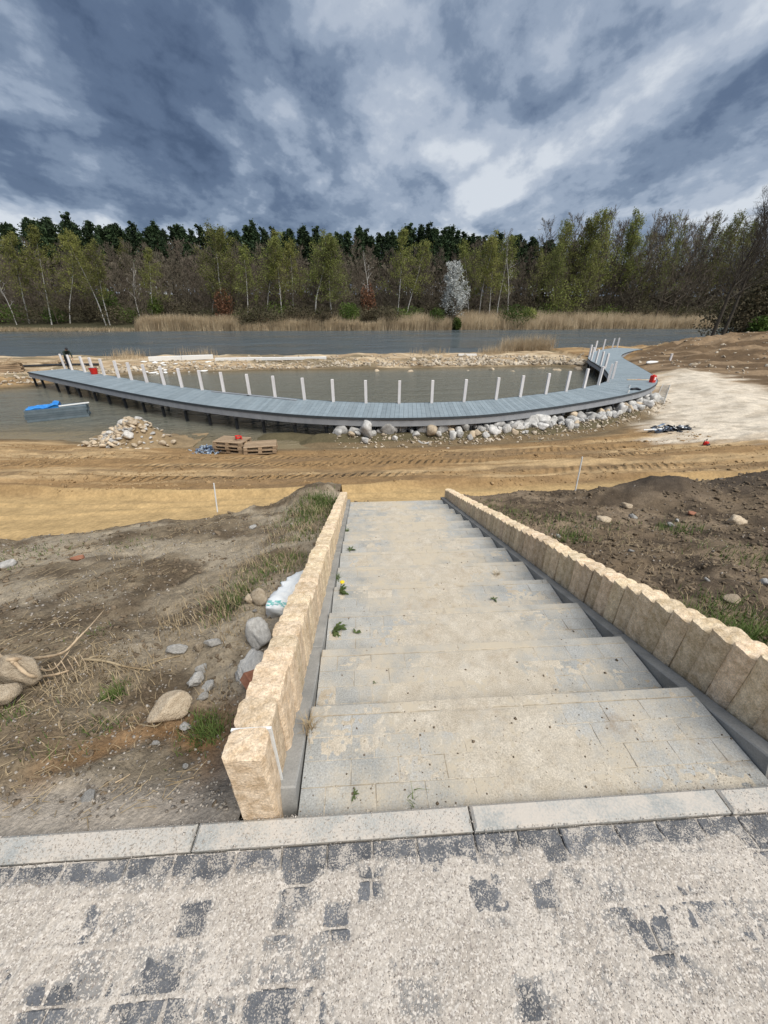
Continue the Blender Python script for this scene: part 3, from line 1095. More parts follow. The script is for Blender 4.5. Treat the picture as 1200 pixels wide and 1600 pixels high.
# ------------------------------------------------------------------ staircase
def build_stairs():
    rng = np.random.default_rng(8)
    st = thing('staircase', 'wide shallow staircase of dusty grey pavers with stone nosings and sloped side kerbs', 'staircase', (0, 0, 0))
    pav = []
    for i in range(NT):
        y1 = NOSE[i]
        y0 = Y0 if i == 0 else NOSE[i - 1]
        z = TZ[i]
        # bedding under the tread, ends just under the paver tops
        MB().box(((XL + XR) / 2, (y0 + y1) / 2 - .012, z - .0335 - .1), (XR - XL - .01, y1 - y0 - .03, .2614)).build('bedding', MAT['joint'], st)
        # nosing made of two kerb stones
        js = [XL, XL + .9 + rng.uniform(-.1, .1), XR]
        for a, b in zip(js[:-1], js[1:]):
            V, F = box_vf((b - a - .004, .058, .22), .006)
            obj('nosing_stone', to_mesh('nosing_stone', V, F), MAT['nosing'], st, ((a + b) / 2, y1 - .03, z - .11 + rng.normal(0, .001)))
        d = (y1 - .06 - y0 - .004) / 4
        for r in range(4):
            yy = y0 + .004 + d * (r + .5)
            x = XL
            first = [.1, .2][(r + i) % 2]
            while x < XR - .03:
                ln = first if x == XL else .2
                ln = min(ln, XR - x)
                if XR - x - ln < .05:
                    ln = XR - x
                pav.append((x + ln / 2, yy, z - .0405 + float(np.clip(rng.normal(0, .001), -.0015, .0015)), ln, d, rng.normal(0, .0035), rng.normal(0, .003)))
                x += ln
    cache = {}
    for p in pav[:290]:
        key = (round(p[3], 3), round(p[4], 3))
        if key not in cache:
            V, F = box_vf((p[3] - .0025, p[4] - .0025, .08), .0018)
            cache[key] = to_mesh('paver', V, F)
        obj('paver', cache[key], MAT['paver'], st, p[:3], (p[5], p[6], 0))
    mb = MB()
    for p in pav[290:]:
        mb.box(p[:3], (p[3] - .0025, p[4] - .0025, .08), bev=.0018)
    o = mb.build('paver', MAT['paver'], st)
    o['kind'] = 'stuff'
    # sloped side kerbs, one metre long pieces
    ang = math.atan(.300)
    for side, xc in ((-1, XL - .044), (1, XR + .044)):
        y = .775
        while y < 7.2:
            L = min(.96, 7.25 - y)
            V, F = box_vf((.078, L / math.cos(ang) - .004, .34), .006)
            ym = y + L / 2
            obj('side_kerb', to_mesh('side_kerb', V, F), MAT['side_kerb'], st,
                (xc, ym, kerb_z(ym) - .17 / math.cos(ang)), (-ang, 0, rng.normal(0, .001)))
            y += L
    # film of blown sand lying over the middle of the treads and filling their joints
    Vs, Fs, nv = [], [], 0
    for i in range(NT):
        y0 = (Y0 if i == 0 else NOSE[i - 1]) + .004
        xs = np.arange(XL + .004, XR - .003, .0085)
        ys = np.linspace(y0, NOSE[i] - .006, 52)
        X, Y = np.meshgrid(xs, ys)
        n1 = fbm(X * 2.6, Y * 2.6, 301, 5, .6)
        G = -.0051 + .011 * n1 + (fbm(X * 48, Y * 48, 302, 2) - .5) * .0042 - .0042 * np.abs(X - .62) ** 1.6
        back = np.exp(-((Y - y0) / .05) ** 2) * .0022                     # sand gathers under each nosing
        G = np.minimum(G + back, .0035)
        edge = np.minimum(np.minimum(X - XL, XR - X), .02) / .02
        G = G - .004 * (1 - edge) - .0013 * (Y > NOSE[i] - .064) - .003 * (np.abs(Y - NOSE[i] + .062) < .006)
        Vs.append(np.stack([X, Y, TZ[i] + G], -1).reshape(-1, 3))
        Fs.append(grid_faces(len(ys), len(xs)) + nv)
        nv += X.size
    o = obj('sand_film', to_mesh('sand_film', np.concatenate(Vs), np.concatenate(Fs), True), MAT['film'], st)
    o['kind'] = 'stuff'
    # trodden grit and crumbs on the treads
    n = 7000
    px = rng.uniform(XL + .01, XR - .01, n)
    py = Y0 + rng.random(n) ** 1.9 * (NOSE[-1] - Y0 - .02)
    idx = np.searchsorted(np.array(NOSE), py)
    keep = fbm(px * 3, py * 3, 91, 3) + .25 * np.clip(1.3 - py, 0, 1) > .46
    pz = np.array(TZ)[np.clip(idx, 0, NT - 1)]
    P = np.stack([px, py, pz + .001], 1)[keep]
    scatter('grit', [OCT], P, rng.lognormal(math.log(.0018), .35, len(P)), rng, MAT['stairgrain'], None, None, parent=st)
    n = 420
    px = rng.uniform(XL + .01, XR - .01, n)
    py = Y0 + rng.random(n) ** 1.6 * (NOSE[-1] - Y0 - .02)
    pz = np.array(TZ)[np.clip(np.searchsorted(np.array(NOSE), py), 0, NT - 1)]
    scatter('dirt_crumb', [OCT], np.stack([px, py, pz + .001], 1), rng.lognormal(math.log(.004), .4, n), rng, MAT['clod'], None, None, parent=st)


build_stairs()

# ------------------------------------------------------------------ palisade walls
def block_mesh(seed, w=.138, d=.110, h=.62):
    """split-faced block: rough long faces (x), sawn joints (y), worn top; origin at top centre"""
    rng = np.random.default_rng(seed)
    nx, ny, nz = 4, 6, 9
    bm = bmesh.new()
    bmesh.ops.create_grid(bm, x_segments=1, y_segments=1, size=1)
    bm.clear()
    idx = {}

    def vert(i, j, k):
        key = (i, j, k)
        if key not in idx:
            idx[key] = bm.verts.new((i / nx - .5, j / ny - .5, k / nz - 1))
        return idx[key]
    for k in range(nz):
        for j in range(ny):
            for i in (0, nx):
                q = [vert(i, j, k), vert(i, j + 1, k), vert(i, j + 1, k + 1), vert(i, j, k + 1)]
                bm.faces.new(q if i else q[::-1])
        for i in range(nx):
            for j in (0, ny):
                q = [vert(i, j, k), vert(i + 1, j, k), vert(i + 1, j, k + 1), vert(i, j, k + 1)]
                bm.faces.new(q if not j else q[::-1])
    for i in range(nx):
        for j in range(ny):
            bm.faces.new([vert(i, j, nz), vert(i + 1, j, nz), vert(i + 1, j + 1, nz), vert(i, j + 1, nz)])
    for v in bm.verts:
        x, y, z = v.co
        X, Y, Z = x * w, y * (d + .0055), z * h
        s = seed * 13
        if abs(abs(x) - .5) < 1e-6:
            sg = 1 if x > 0 else -1
            edge = max(abs(y) * 2, 0) ** 12
            X += sg * (.007 * (float(vnoise(np.array(Y * 38 + s + sg * 7), np.array(Z * 30), seed)) - .45) - .012 * edge)
        if abs(z) < 1e-6:
            Z -= .002 * (abs(y) * 2) ** 5 + .004 * (abs(x) * 2) ** 5 - .006 * (float(vnoise(np.array(X * 45 + s), np.array(Y * 45), seed + 3)) - .5)
        v.co = (X, Y, Z)
    me = bpy.data.meshes.new('block')
    bm.normal_update()
    bm.to_mesh(me)
    bm.free()
    me.polygons.foreach_set('use_smooth', np.zeros(len(me.polygons), bool))
    me.materials.append(MAT['block'])
    return me


def build_walls():
    rng = np.random.default_rng(12)
    variants = [block_mesh(100 + i) for i in range(9)]
    for side, xc, ystart in ((-1, -.420, .745), (1, 1.775, .745)):
        w = thing('palisade_wall', 'low wall of upright split sandstone blocks whose end block carries a white strip' if side < 0 else 'low wall of upright split sandstone blocks beside the dark earth mounds', 'wall', (xc, ystart, 0))
        y = ystart
        i = 0
        while y < 7.2:
            pit = .117 * rng.uniform(.94, 1.06)
            if i == 0 and side < 0:
                ym, zt = y + .055, .36
            else:
                ym, zt = y + pit / 2, wall_z(y + pit / 2) + rng.normal(0, .008)
            o = obj('block', variants[int(rng.integers(9))], None, w, (rng.normal(0, .0025), ym - ystart, zt), (0, rng.normal(0, .008), rng.normal(0, .008) + (math.pi if rng.random() < .5 else 0)),
                    (1, pit / .117 * (1.0), 1))
            y += pit
            if i == 0 and side < 0:
                MB().box((.002, y - ystart + .004, .345 - .26), (.140, .010, .52)).build('white_strip', MAT['foam'], w)
                y += .014
            i += 1


build_walls()

# ------------------------------------------------------------------ boardwalk
def build_deck():
    rng = np.random.default_rng(21)
    bw = thing('boardwalk', 'curved blue grey boardwalk on black piles sweeping over the pool in an S', 'boardwalk', (*EDGE_A[0], DECK))
    inv = -np.array([EDGE_A[0][0], EDGE_A[0][1], DECK])
    A, B = EDGE_A, EDGE_B
    mid = (A + B) / 2
    # stations: arc length averaged over both edges
    sl = np.concatenate([[0], np.cumsum((np.linalg.norm(np.diff(A, axis=0), axis=1) + np.linalg.norm(np.diff(B, axis=0), axis=1)) / 2)])

    def stn(s):
        return (np.array([np.interp(s, sl, A[:, 0]), np.interp(s, sl, A[:, 1])]), np.array([np.interp(s, sl, B[:, 0]), np.interp(s, sl, B[:, 1])]))
    total = sl[-1]
    W = .2
    n = int(total / W)
    boards = []
    for i in range(n):
        a0, b0 = stn(i * W)
        a1, b1 = stn((i + 1) * W)
        boards.append((a0, a1, b1, b0))
    dist = [np.linalg.norm(np.mean(q, axis=0)) for q in boards]
    order = np.argsort(dist)
    sel = set(order[:296].tolist())
    rest = MB()
    for i, (a0, a1, b1, b0) in enumerate(boards):
        gap = .009
        ua, ub = (a1 - a0), (b1 - b0)
        ga, gb = ua / (np.linalg.norm(ua) + 1e-9) * gap, ub / (np.linalg.norm(ub) + 1e-9) * gap
        if np.linalg.norm(ub) < 2 * gap:
            gb = ub * .2
        if np.linalg.norm(ua) < 2 * gap:
            ga = ua * .2
        z = DECK + rng.normal(0, .0012)
        P = [(*(a0 + ga), z), (*(a1 - ga * 0), z), (*(b1 - gb * 0), z), (*(b0 + gb), z)]
        V = np.array(P + [(p[0], p[1], z - .028) for p in P]) + inv
        F = [(0, 1, 2, 3), (7, 6, 5, 4), (0, 4, 5, 1), (1, 5, 6, 2), (2, 6, 7, 3), (3, 7, 4, 0)]
        if i in sel:
            obj('deck_board', to_mesh('deck_board', V, F), MAT['deck'], bw)
        else:
            rest.add(V, F)
    o = rest.build('deck_board', MAT['deck'], bw)
    o['kind'] = 'stuff'

    def strip(E, other, off0, off1, z0, z1):
        """rectangular profile swept along an edge; offsets are outward from the deck"""
        nrm = E - other
        nrm /= np.linalg.norm(nrm, axis=1)[:, None]
        idx = np.arange(0, len(E), 6)
        V, F = [], []
        for i in idx:
            for o_, z_ in ((off0, z0), (off1, z0), (off1, z1), (off0, z1)):
                p = E[i] + nrm[i] * o_
                V.append((p[0], p[1], DECK + z_))
        for k in range(len(idx) - 1):
            for q in range(4):
                r = (q + 1) % 4
                F.append((k * 4 + q, k * 4 + 4 + q, k * 4 + 4 + r, k * 4 + r))
        F += [(0, 1, 2, 3), tuple(len(V) - 4 + q for q in (3, 2, 1, 0))]
        return np.array(V) + inv, F
    for E_, O_ in ((A, B), (B, A)):
        V, F = strip(E_, O_, .003, .03, .004, -.095)
        obj('edge_trim', to_mesh('edge_trim', V, F), MAT['trim'], bw)
        V, F = strip(E_, O_, -.10, -.004, -.03, -.37)
        obj('edge_beam', to_mesh('edge_beam', V, F), MAT['beam'], bw)
    m2 = (A + B) / 2
    V, F = strip(m2, B, -.06, .06, -.04, -.30)
    obj('joist', to_mesh('joist', V, F), MAT['beam'], bw)

    # white posts at the far edge, measured at their feet
    foot = [(109, 574), (133.5, 576), (147, 580), (162.5, 582), (179, 584.5), (198, 588.5), (218, 592), (240, 596), (265, 600), (290, 604), (319, 608.3), (354, 612), (391.5, 616.5),
            (432, 619.5), (477, 624), (522.5, 626), (573, 628), (623.5, 628.5), (673.5, 628), (725, 627), (775, 624), (817, 621), (855, 616), (890, 612), (917, 607), (936, 602), (949, 597), (955, 592)]
    back = [(946, 575.5), (937, 571.5), (929, 567), (921.5, 563), (919, 558)]
    last = [(927.5, 549.5), (941.5, 546.5), (952.5, 544), (964, 543)]
    V, F = box_vf((.13, .13, 1.07), .008)
    pm = to_mesh('railing_post', V, F)
    Vp, Fp = tube_vf([(0, 0, 0), (0, 0, -2.0)], .078, 10)
    pile_m = to_mesh('pile', Vp, Fp, False)
    Vc, Fc = tube_vf([(0, 0, .04), (0, 0, -.13)], .09, 10)
    col_m = to_mesh('collar', Vc, Fc)
    for k, q in enumerate(foot + back + last):
        w = at(*q, DECK)[:2]
        i = int(np.argmin(np.linalg.norm(B - w, axis=1)))
        nrm = B[i] - A[i]
        nrm /= np.linalg.norm(nrm)
        p = B[i] - nrm * .14
        ang = math.atan2(nrm[1], nrm[0])
        obj('railing_post', pm, MAT['post'], bw, np.array((p[0], p[1], DECK + .535 + .002)) + inv, (rng.normal(0, .012), rng.normal(0, .012), ang))
        for base, off in ((A[i], .2), (B[i], -.32)):
            pp = base + nrm * off
            ti = obj('pile', pile_m, MAT['pile'], bw, np.array((pp[0], pp[1], DECK - .365)) + inv)
            obj('collar', col_m, MAT['collar'], ti, (0, 0, -.0))
    # loose board left lying along the inner edge
    a, b = at(331, 611.5, DECK + .03), at(463, 625, DECK + .03)
    d = b - a
    L = np.linalg.norm(d[:2])
    ob = thing('loose_plank', 'long narrow grey plank lying on the boardwalk beside the white posts', 'plank', ((a + b) / 2), math.atan2(d[1], d[0]))
    MB().box((0, 0, 0), (L, .11, .05), bev=.004).build('board', MAT['beam'], ob)
    MB().box((-.2, -.07, -.006), (.16, .03, .035)).build('bracket', MAT['black'], ob)


build_deck()

# ------------------------------------------------------------------ boulders, rubble
ROCKS = {}


def rock_mesh(kind, k):
    if (kind, k) not in ROCKS:
        W, F = rock_v(300 + k + hash_kind(kind), 3, 10, .07, .85)
        ROCKS[(kind, k)] = to_mesh('boulder', W, F)
        ROCKS[(kind, k)].materials.append(MAT[kind])
    return ROCKS[(kind, k)]


def hash_kind(s):
    return sum(ord(c) for c in s) % 97


def gz(x, y):
    return float(ground_z(np.array([x]), np.array([y]))[0])


def sz(x, y, side):
    return float(slope_z(np.array([x]), np.array([y]), side)[0])


def build_boulders():
    rng = np.random.default_rng(33)
    placed = []
    grp = 'boulders under the boardwalk edge'
    # boulder bank: along the front of the deck, from the middle round to the right end
    row = catmull([at(x, y, WATER)[:2] for x, y in [(525, 687), (600, 688), (680, 686), (760, 683), (840, 677), (910, 666), (970, 651), (1005, 638), (1022, 626)]], 40)
    sl = np.concatenate([[0], np.cumsum(np.linalg.norm(np.diff(row, axis=0), axis=1))])
    s = .1
    while s < sl[-1]:
        c = np.array([np.interp(s, sl, row[:, 0]), np.interp(s, sl, row[:, 1])])
        dens = 1.0 if s > 3.4 else .8
        for k in range(4):
            if rng.random() > dens * (.9, .95, .9, .7)[k]:
                continue
            r = float(np.clip(rng.lognormal(math.log(.26), .3), .13, .42)) * (.75, 1.0, 1.05, 1.0)[k]
            off = (-.3, .05, .42, .8)[k] + rng.normal(0, .14)
            p = c + np.array([rng.normal(0, .14), off])
            if any(np.hypot(*(p - q[0])) < .5 * (r + q[1]) for q in placed):
                continue
            placed.append((p, r))
        s += .2
    for n_, (p, r) in enumerate(placed):
        tan = rng.random() < .13 and r < .34
        kind = 'rock_tan' if tan else 'rock_white'
        o = obj('boulder', rock_mesh(kind, int(rng.integers(9))), None, None, (p[0], p[1], max(gz(*p), WATER - .06) + r * .35 + .16 * (p[1] > np.interp(p[0], row[:, 0], row[:, 1]) + .2)), (rng.uniform(-.5, .5), rng.uniform(-.5, .5), rng.uniform(0, 6.28)), (r * rng.uniform(.95, 1.25), r, r * rng.uniform(.9, 1.2)))
        tag(o, 'tan quarried boulder among the whitish ones under the boardwalk' if tan else 'whitish angular boulder piled under the outer edge of the boardwalk', 'boulder', 'tan boulders under the boardwalk' if tan else grp)
    # stragglers in the puddle in front
    for x, y, r in [(650, 692, .13), (657, 693, .15), (665, 694, .12), (672, 694, .12), (555, 692, .16), (565, 691, .14), (1014, 647, .12)]:
        p = at(x, y, WATER)
        o = obj('boulder', rock_mesh('rock_white', int(rng.integers(9))), None, None, (p[0], p[1], WATER + .03), (0, .2, rng.uniform(0, 6)), (r * 1.4, r, r * .8))
        tag(o, 'small white stone lying in the muddy puddle before the boulder bank', 'stone', 'white stones in the puddle')
    # concrete ring half hidden behind the boulders
    c = at(600, 668, WATER)
    ring = thing('concrete_pipe', 'weathered concrete pipe ring among the boulders under the boardwalk', 'pipe', (c[0], c[1], WATER + .28), .3)
    n = 20
    V, F = [], []
    for i in range(n):
        th = 2 * math.pi * i / n
        for rr, yy in ((.42, -.3), (.42, .3), (.33, .3), (.33, -.3)):
            V.append((rr * math.cos(th), yy, rr * math.sin(th)))
    for i in range(n):
        j = (i + 1) % n
        for q in range(4):
            F.append((i * 4 + q, i * 4 + (q + 1) % 4, j * 4 + (q + 1) % 4, j * 4 + q))
    obj('ring', to_mesh('ring', V, F), MAT['rock_grey'], ring)
    MB().box((0, .28, 0), (.6, .02, .6)).build('end_plate', MAT['black'], ring)
    # rock chips along the bank foot
    m = 900
    t = rng.uniform(0, sl[-1], m)
    px = np.interp(t, sl, row[:, 0]) + rng.normal(0, .25, m)
    py = np.interp(t, sl, row[:, 1]) - .55 + rng.normal(0, .28, m)
    pz = np.maximum(ground_z(px, py), WATER) + .01
    scatter('stone_chips', [rock_v(900 + i, 1, 8, 0) for i in range(4)], np.stack([px, py, pz], 1), rng.lognormal(math.log(.05), .45, m), rng, MAT['rubble'], 'loose stone chips strewn along the foot of the boulder bank', 'rubble')


build_boulders()


def build_rubble():
    rng = np.random.default_rng(37)
    # heap of broken stone by the near shore
    c = at(195, 690, -3.15)
    heap_h = 1.15
    xs = np.linspace(-2.6, 2.6, 46)
    X, Y = np.meshgrid(xs, np.linspace(-1.7, 1.7, 32))

    def hz(x, y):
        return heap_h * np.exp(-(((x - .35) / 1.05) ** 2 + (y / .85) ** 2)) + .25 * np.exp(-(((x + 1.2) / .7) ** 2 + ((y + .2) / .5) ** 2)) - .09
    Z = hz(X, Y) + (fbm(X * 2.2, Y * 2.2, 5, 3) - .5) * .16
    base = gz(c[0], c[1])
    C = lerp3(np.broadcast_to(np.array((.30, .22, .13)), X.shape + (3,)), (.2, .15, .09), fbm(X * 2, Y * 2, 6, 3))
    hp = thing('rubble_heap', 'heap of broken stone slabs and earth at the water edge near the raft', 'rubble heap', (c[0], c[1] + .4, base))
    obj('earth_core', to_mesh('earth_core', np.stack([X, Y, Z], -1).reshape(-1, 3), grid_faces(32, 46), True, C.reshape(-1, 3), {'track': np.zeros(X.size)}), MAT['ground'], hp)
    ms = []
    for i in range(8):
        W, F = rock_v(500 + i, 2, 11, .03, .42)
        ms.append(to_mesh('stone', W, F))
        ms[-1].materials.append(MAT['rock_tan' if i % 3 else 'rock_grey'])
    for i in range(420):
        if len(hp.children) > 296:
            break
        x, y = rng.normal(-.1, .85), rng.normal(-.3, .45)
        if x > .9 and rng.random() < .5:
            continue
        z = float(hz(np.array(x), np.array(y)))
        if z < -.06:
            continue
        r = float(np.clip(rng.lognormal(math.log(.115), .35), .05, .24))
        obj('stone', ms[int(rng.integers(8))], None, hp, (x, y, z + r * .25), (rng.uniform(-.7, .7), rng.uniform(-.6, .6), rng.uniform(0, 6.28)), r)
    # rubble along both sides of the spit
    m = 2600
    t = rng.uniform(-30, 26, m)
    near = np.array([at(x, y, WATER)[:2] for x, y in [(-100, 606), (0, 605), (60, 601), (110, 592), (215, 583), (330, 579), (500, 576), (700, 573), (860, 571), (930, 575)]])
    py = np.interp(t, near[:, 0], near[:, 1]) + np.abs(rng.normal(.3, 1.1, m)) + (rng.random(m) < .25) * rng.uniform(0, 5, m)
    pz = ground_z(t, py)
    ok = pz > WATER - .15
    sz_ = rng.lognormal(math.log(.14), .5, m) * (.65 + .6 * sstep(2, 14, t))
    P = np.stack([t, py, pz + .04], 1)[ok]
    scatter('rubble_stones', [rock_v(700 + i, 1, 9, 0, .7) for i in range(6)], P, np.clip(sz_[ok], .03, .42), rng, MAT['rubble'], 'pale broken rubble facing the sand spit beyond the pool', 'rubble', squash=(1, .85, .75))
    # larger single blocks on the spit
    for x, y, r in [(871, 572, .38), (640, 574, .3), (800, 573, .34), (770, 571, .3), (905, 571, .36), (590, 573, .3), (845, 569, .4), (735, 572, .28)]:
        p = at(x, y, -3.1)
        o = obj('boulder', rock_mesh('rock_tan', int(rng.integers(9))), None, None, (p[0], p[1], gz(p[0], p[1]) + .12), (.2, .3, rng.uniform(0, 6)), (r * 1.2, r, r))
        tag(o, 'pale blocky stone at the waterline of the sand spit', 'boulder', 'blocks along the spit')


build_rubble()

# ------------------------------------------------------------------ things on the far spit
def build_spit_things():
    rng = np.random.default_rng(41)
    # long white foam sheets laid end to end
    def sheet(p0, p1, h, label):
        a, b = at(*p0, -2.75), at(*p1, -2.75)
        d = b - a
        L = np.linalg.norm(d[:2])
        z = gz(*((a + b) / 2)[:2])
        o = thing('foam_sheet_row', label, 'foam sheets', (*((a + b) / 2)[:2], z), math.atan2(d[1], d[0]))
        k = max(1, int(L / 2.2))
        for i in range(k):
            MB().box((-L / 2 + (i + .5) * L / k, rng.normal(0, .03), h / 2 + .05), (L / k - .03, .35, h), bev=.02).build('foam_sheet', MAT['foam'], o)
        return o
    sheet((232, 560), (333, 556.5), .42, 'thick white foam panel row lying along the spit beside a thinner one')
    sheet((336, 559.5), (510, 557.5), .26, 'thin long row of white foam panels along the spit')
    o = sheet((716, 551.5), (745, 551.5), .2, 'short white foam piece on the stony spit near the dry reeds')
    for i in range(26):
        x = rng.uniform(215, 335)
        y = rng.uniform(563, 577)
        p = at(x, y, -2.95)
        k = rng.uniform(.12, .3)
        W, F = rock_v(800 + i % 5, 1, 8, 0, .6)
        q = obj('foam_scrap', to_mesh('foam_scrap', W, F), MAT['foam'], None, (p[0], p[1], gz(p[0], p[1]) + .05), (0, 0, rng.uniform(0, 6)), (k * 1.6, k, k * .7))
        tag(q, 'white broken foam scrap on the rubble of the spit', 'scrap', 'foam scraps on the spit')
    # stack of sawn timber on the left end of the spit
    p = at(14, 573, -2.7)
    t = thing('timber_stack', 'stack of rust brown boards with pale offcuts on the left end of the spit', 'timber stack', (p[0], p[1], gz(p[0], p[1])), .5)
    for k in range(5):
        for j in range(3):
            MB().box((rng.normal(0, .05), (j - 1) * .34, .08 + k * .15), (1.7, .3, .12), bev=.01).build('board', MAT['wood'] if k < 4 else MAT['log'], t)
    for j in range(3):
        MB().box((0, 0, 0), (1.5, .16, .12), bev=.01).build('offcut', MAT['log'], t, loc=(-.3 + .5 * j, .1 - .3 * j, .82), rot=(.1, -.35 + .3 * j, .4 * j))
    p = at(75, 562, -2.7)
    t = thing('timber_bundle', 'loose pale timbers lying on the spit beside a long dark pipe', 'timber', (p[0], p[1], gz(p[0], p[1])), 0)
    for j in range(4):
        MB().box((0, 0, 0), (1.8, .2, .18), bev=.02).build('timber', MAT['log'], t, loc=(.2 * j, .25 * j, .18 + .06 * j), rot=(0, -.08 * j, -.2 + .2 * j))
    a, b = at(30, 566.5, -2.65), at(152, 562.5, -2.65)
    a[2] = gz(a[0], a[1]) + .15
    b[2] = gz(b[0], b[1]) + .15
    V, F = tube_vf([a, (a + b) / 2 + np.array((0, 0, .05)), b], .1, 8)
    o = obj('drain_pipe', to_mesh('drain_pipe', V, F), MAT['black'])
    tag(o, 'long thin dark pipe lying along the spit behind the boardwalk start', 'pipe')


build_spit_things()

# ------------------------------------------------------------------ floating stack of boards with tarp
def build_raft():
    rng = np.random.default_rng(43)
    c = at(85, 655, WATER)
    a, b = at(36, 661, WATER), at(133, 651, WATER)
    d = b - a
    L = float(np.linalg.norm(d[:2]))
    ang = math.atan2(d[1], d[0])
    r = thing('board_stack', 'stack of blue grey deck boards standing in the shallow pool under a blue tarp', 'board stack', ((a + b) / 2) + np.array((0, .45, 0)), ang)
    rows, cols = 6, 6
    for k in range(rows):
        for j in range(cols):
            MB().box((rng.normal(0, .02), (j - 2.5) * .165, -.05 + k * .118), (L + rng.normal(0, .02), .155, .108), bev=.006).build('board', MAT['stack'], r)
    top = -.05 + 5 * .118 + .056
    # crumpled tarp over the left half
    xs = np.linspace(-L / 2 + .1, .15, 36)
    X, Y = np.meshgrid(xs, np.linspace(-.48, .5, 20))
    fold = np.abs(fbm(X * 1.6, Y * 3, 9, 4) - .5) * .38 + .22 * np.exp(-((X - .0) / .22) ** 2) * np.exp(-((Y - .1) / .4) ** 2)
    Z = top + .015 + fold
    V = np.stack([X, Y, Z], -1).reshape(-1, 3)
    nF = grid_faces(20, 36)
    V2 = V.copy()
    V2[:, 2] = top + .005
    i = np.arange(20 * 36).reshape(20, 36)
    rim = np.concatenate([i[0, :], i[1:, -1], i[-1, -2::-1], i[-2:0:-1, 0]])
    side = np.stack([rim, np.roll(rim, -1), np.roll(rim, -1) + 720, rim + 720], 1)
    o = obj('blue_tarp', to_mesh('blue_tarp', np.concatenate([V, V2]), np.concatenate([nF, side]), True), MAT['blue'], None, r.location, (0, 0, ang))
    tag(o, 'crumpled bright blue tarp draped over the floating board stack', 'tarp')
    o = MB().box((0, 0, 0), (1.5, .09, .05), bev=.005).build('batten', MAT['foam'], None, loc=Vector(r.location) + Vector((.75, .1, top + .06)), rot=(0, -.03, ang + .06))
    tag(o, 'white batten lying on the board stack beside the blue tarp', 'batten')


build_raft()

# ------------------------------------------------------------------ pallets and heaps on the near sand
def make_pallet(label, group=None):
    p = thing('pallet', label, 'pallet', group=group)
    V, F = box_vf((1.2, .13, .022), .002)
    tb = to_mesh('top_board', V, F)
    for y in (-.335, -.168, 0, .168, .335):
        obj('top_board', tb, MAT['wood'], p, (0, y, .133))
    V, F = box_vf((.12, .8, .022), 0)
    sb = to_mesh('stringer', V, F)
    for x in (-.53, 0, .53):
        obj('stringer', sb, MAT['wood'], p, (x, 0, .11))
    V, F = box_vf((.14, .12, .078), 0)
    bk = to_mesh('spacer_block', V, F)
    for x in (-.53, 0, .53):
        for y in (-.34, 0, .34):
            obj('spacer_block', bk, MAT['wood'], p, (x, y, .06))
    V, F = box_vf((1.2, .11, .02), 0)
    bb = to_mesh('bottom_board', V, F)
    for y in (-.34, 0, .34):
        obj('bottom_board', bb, MAT['wood'], p, (0, y, .011))
    return p


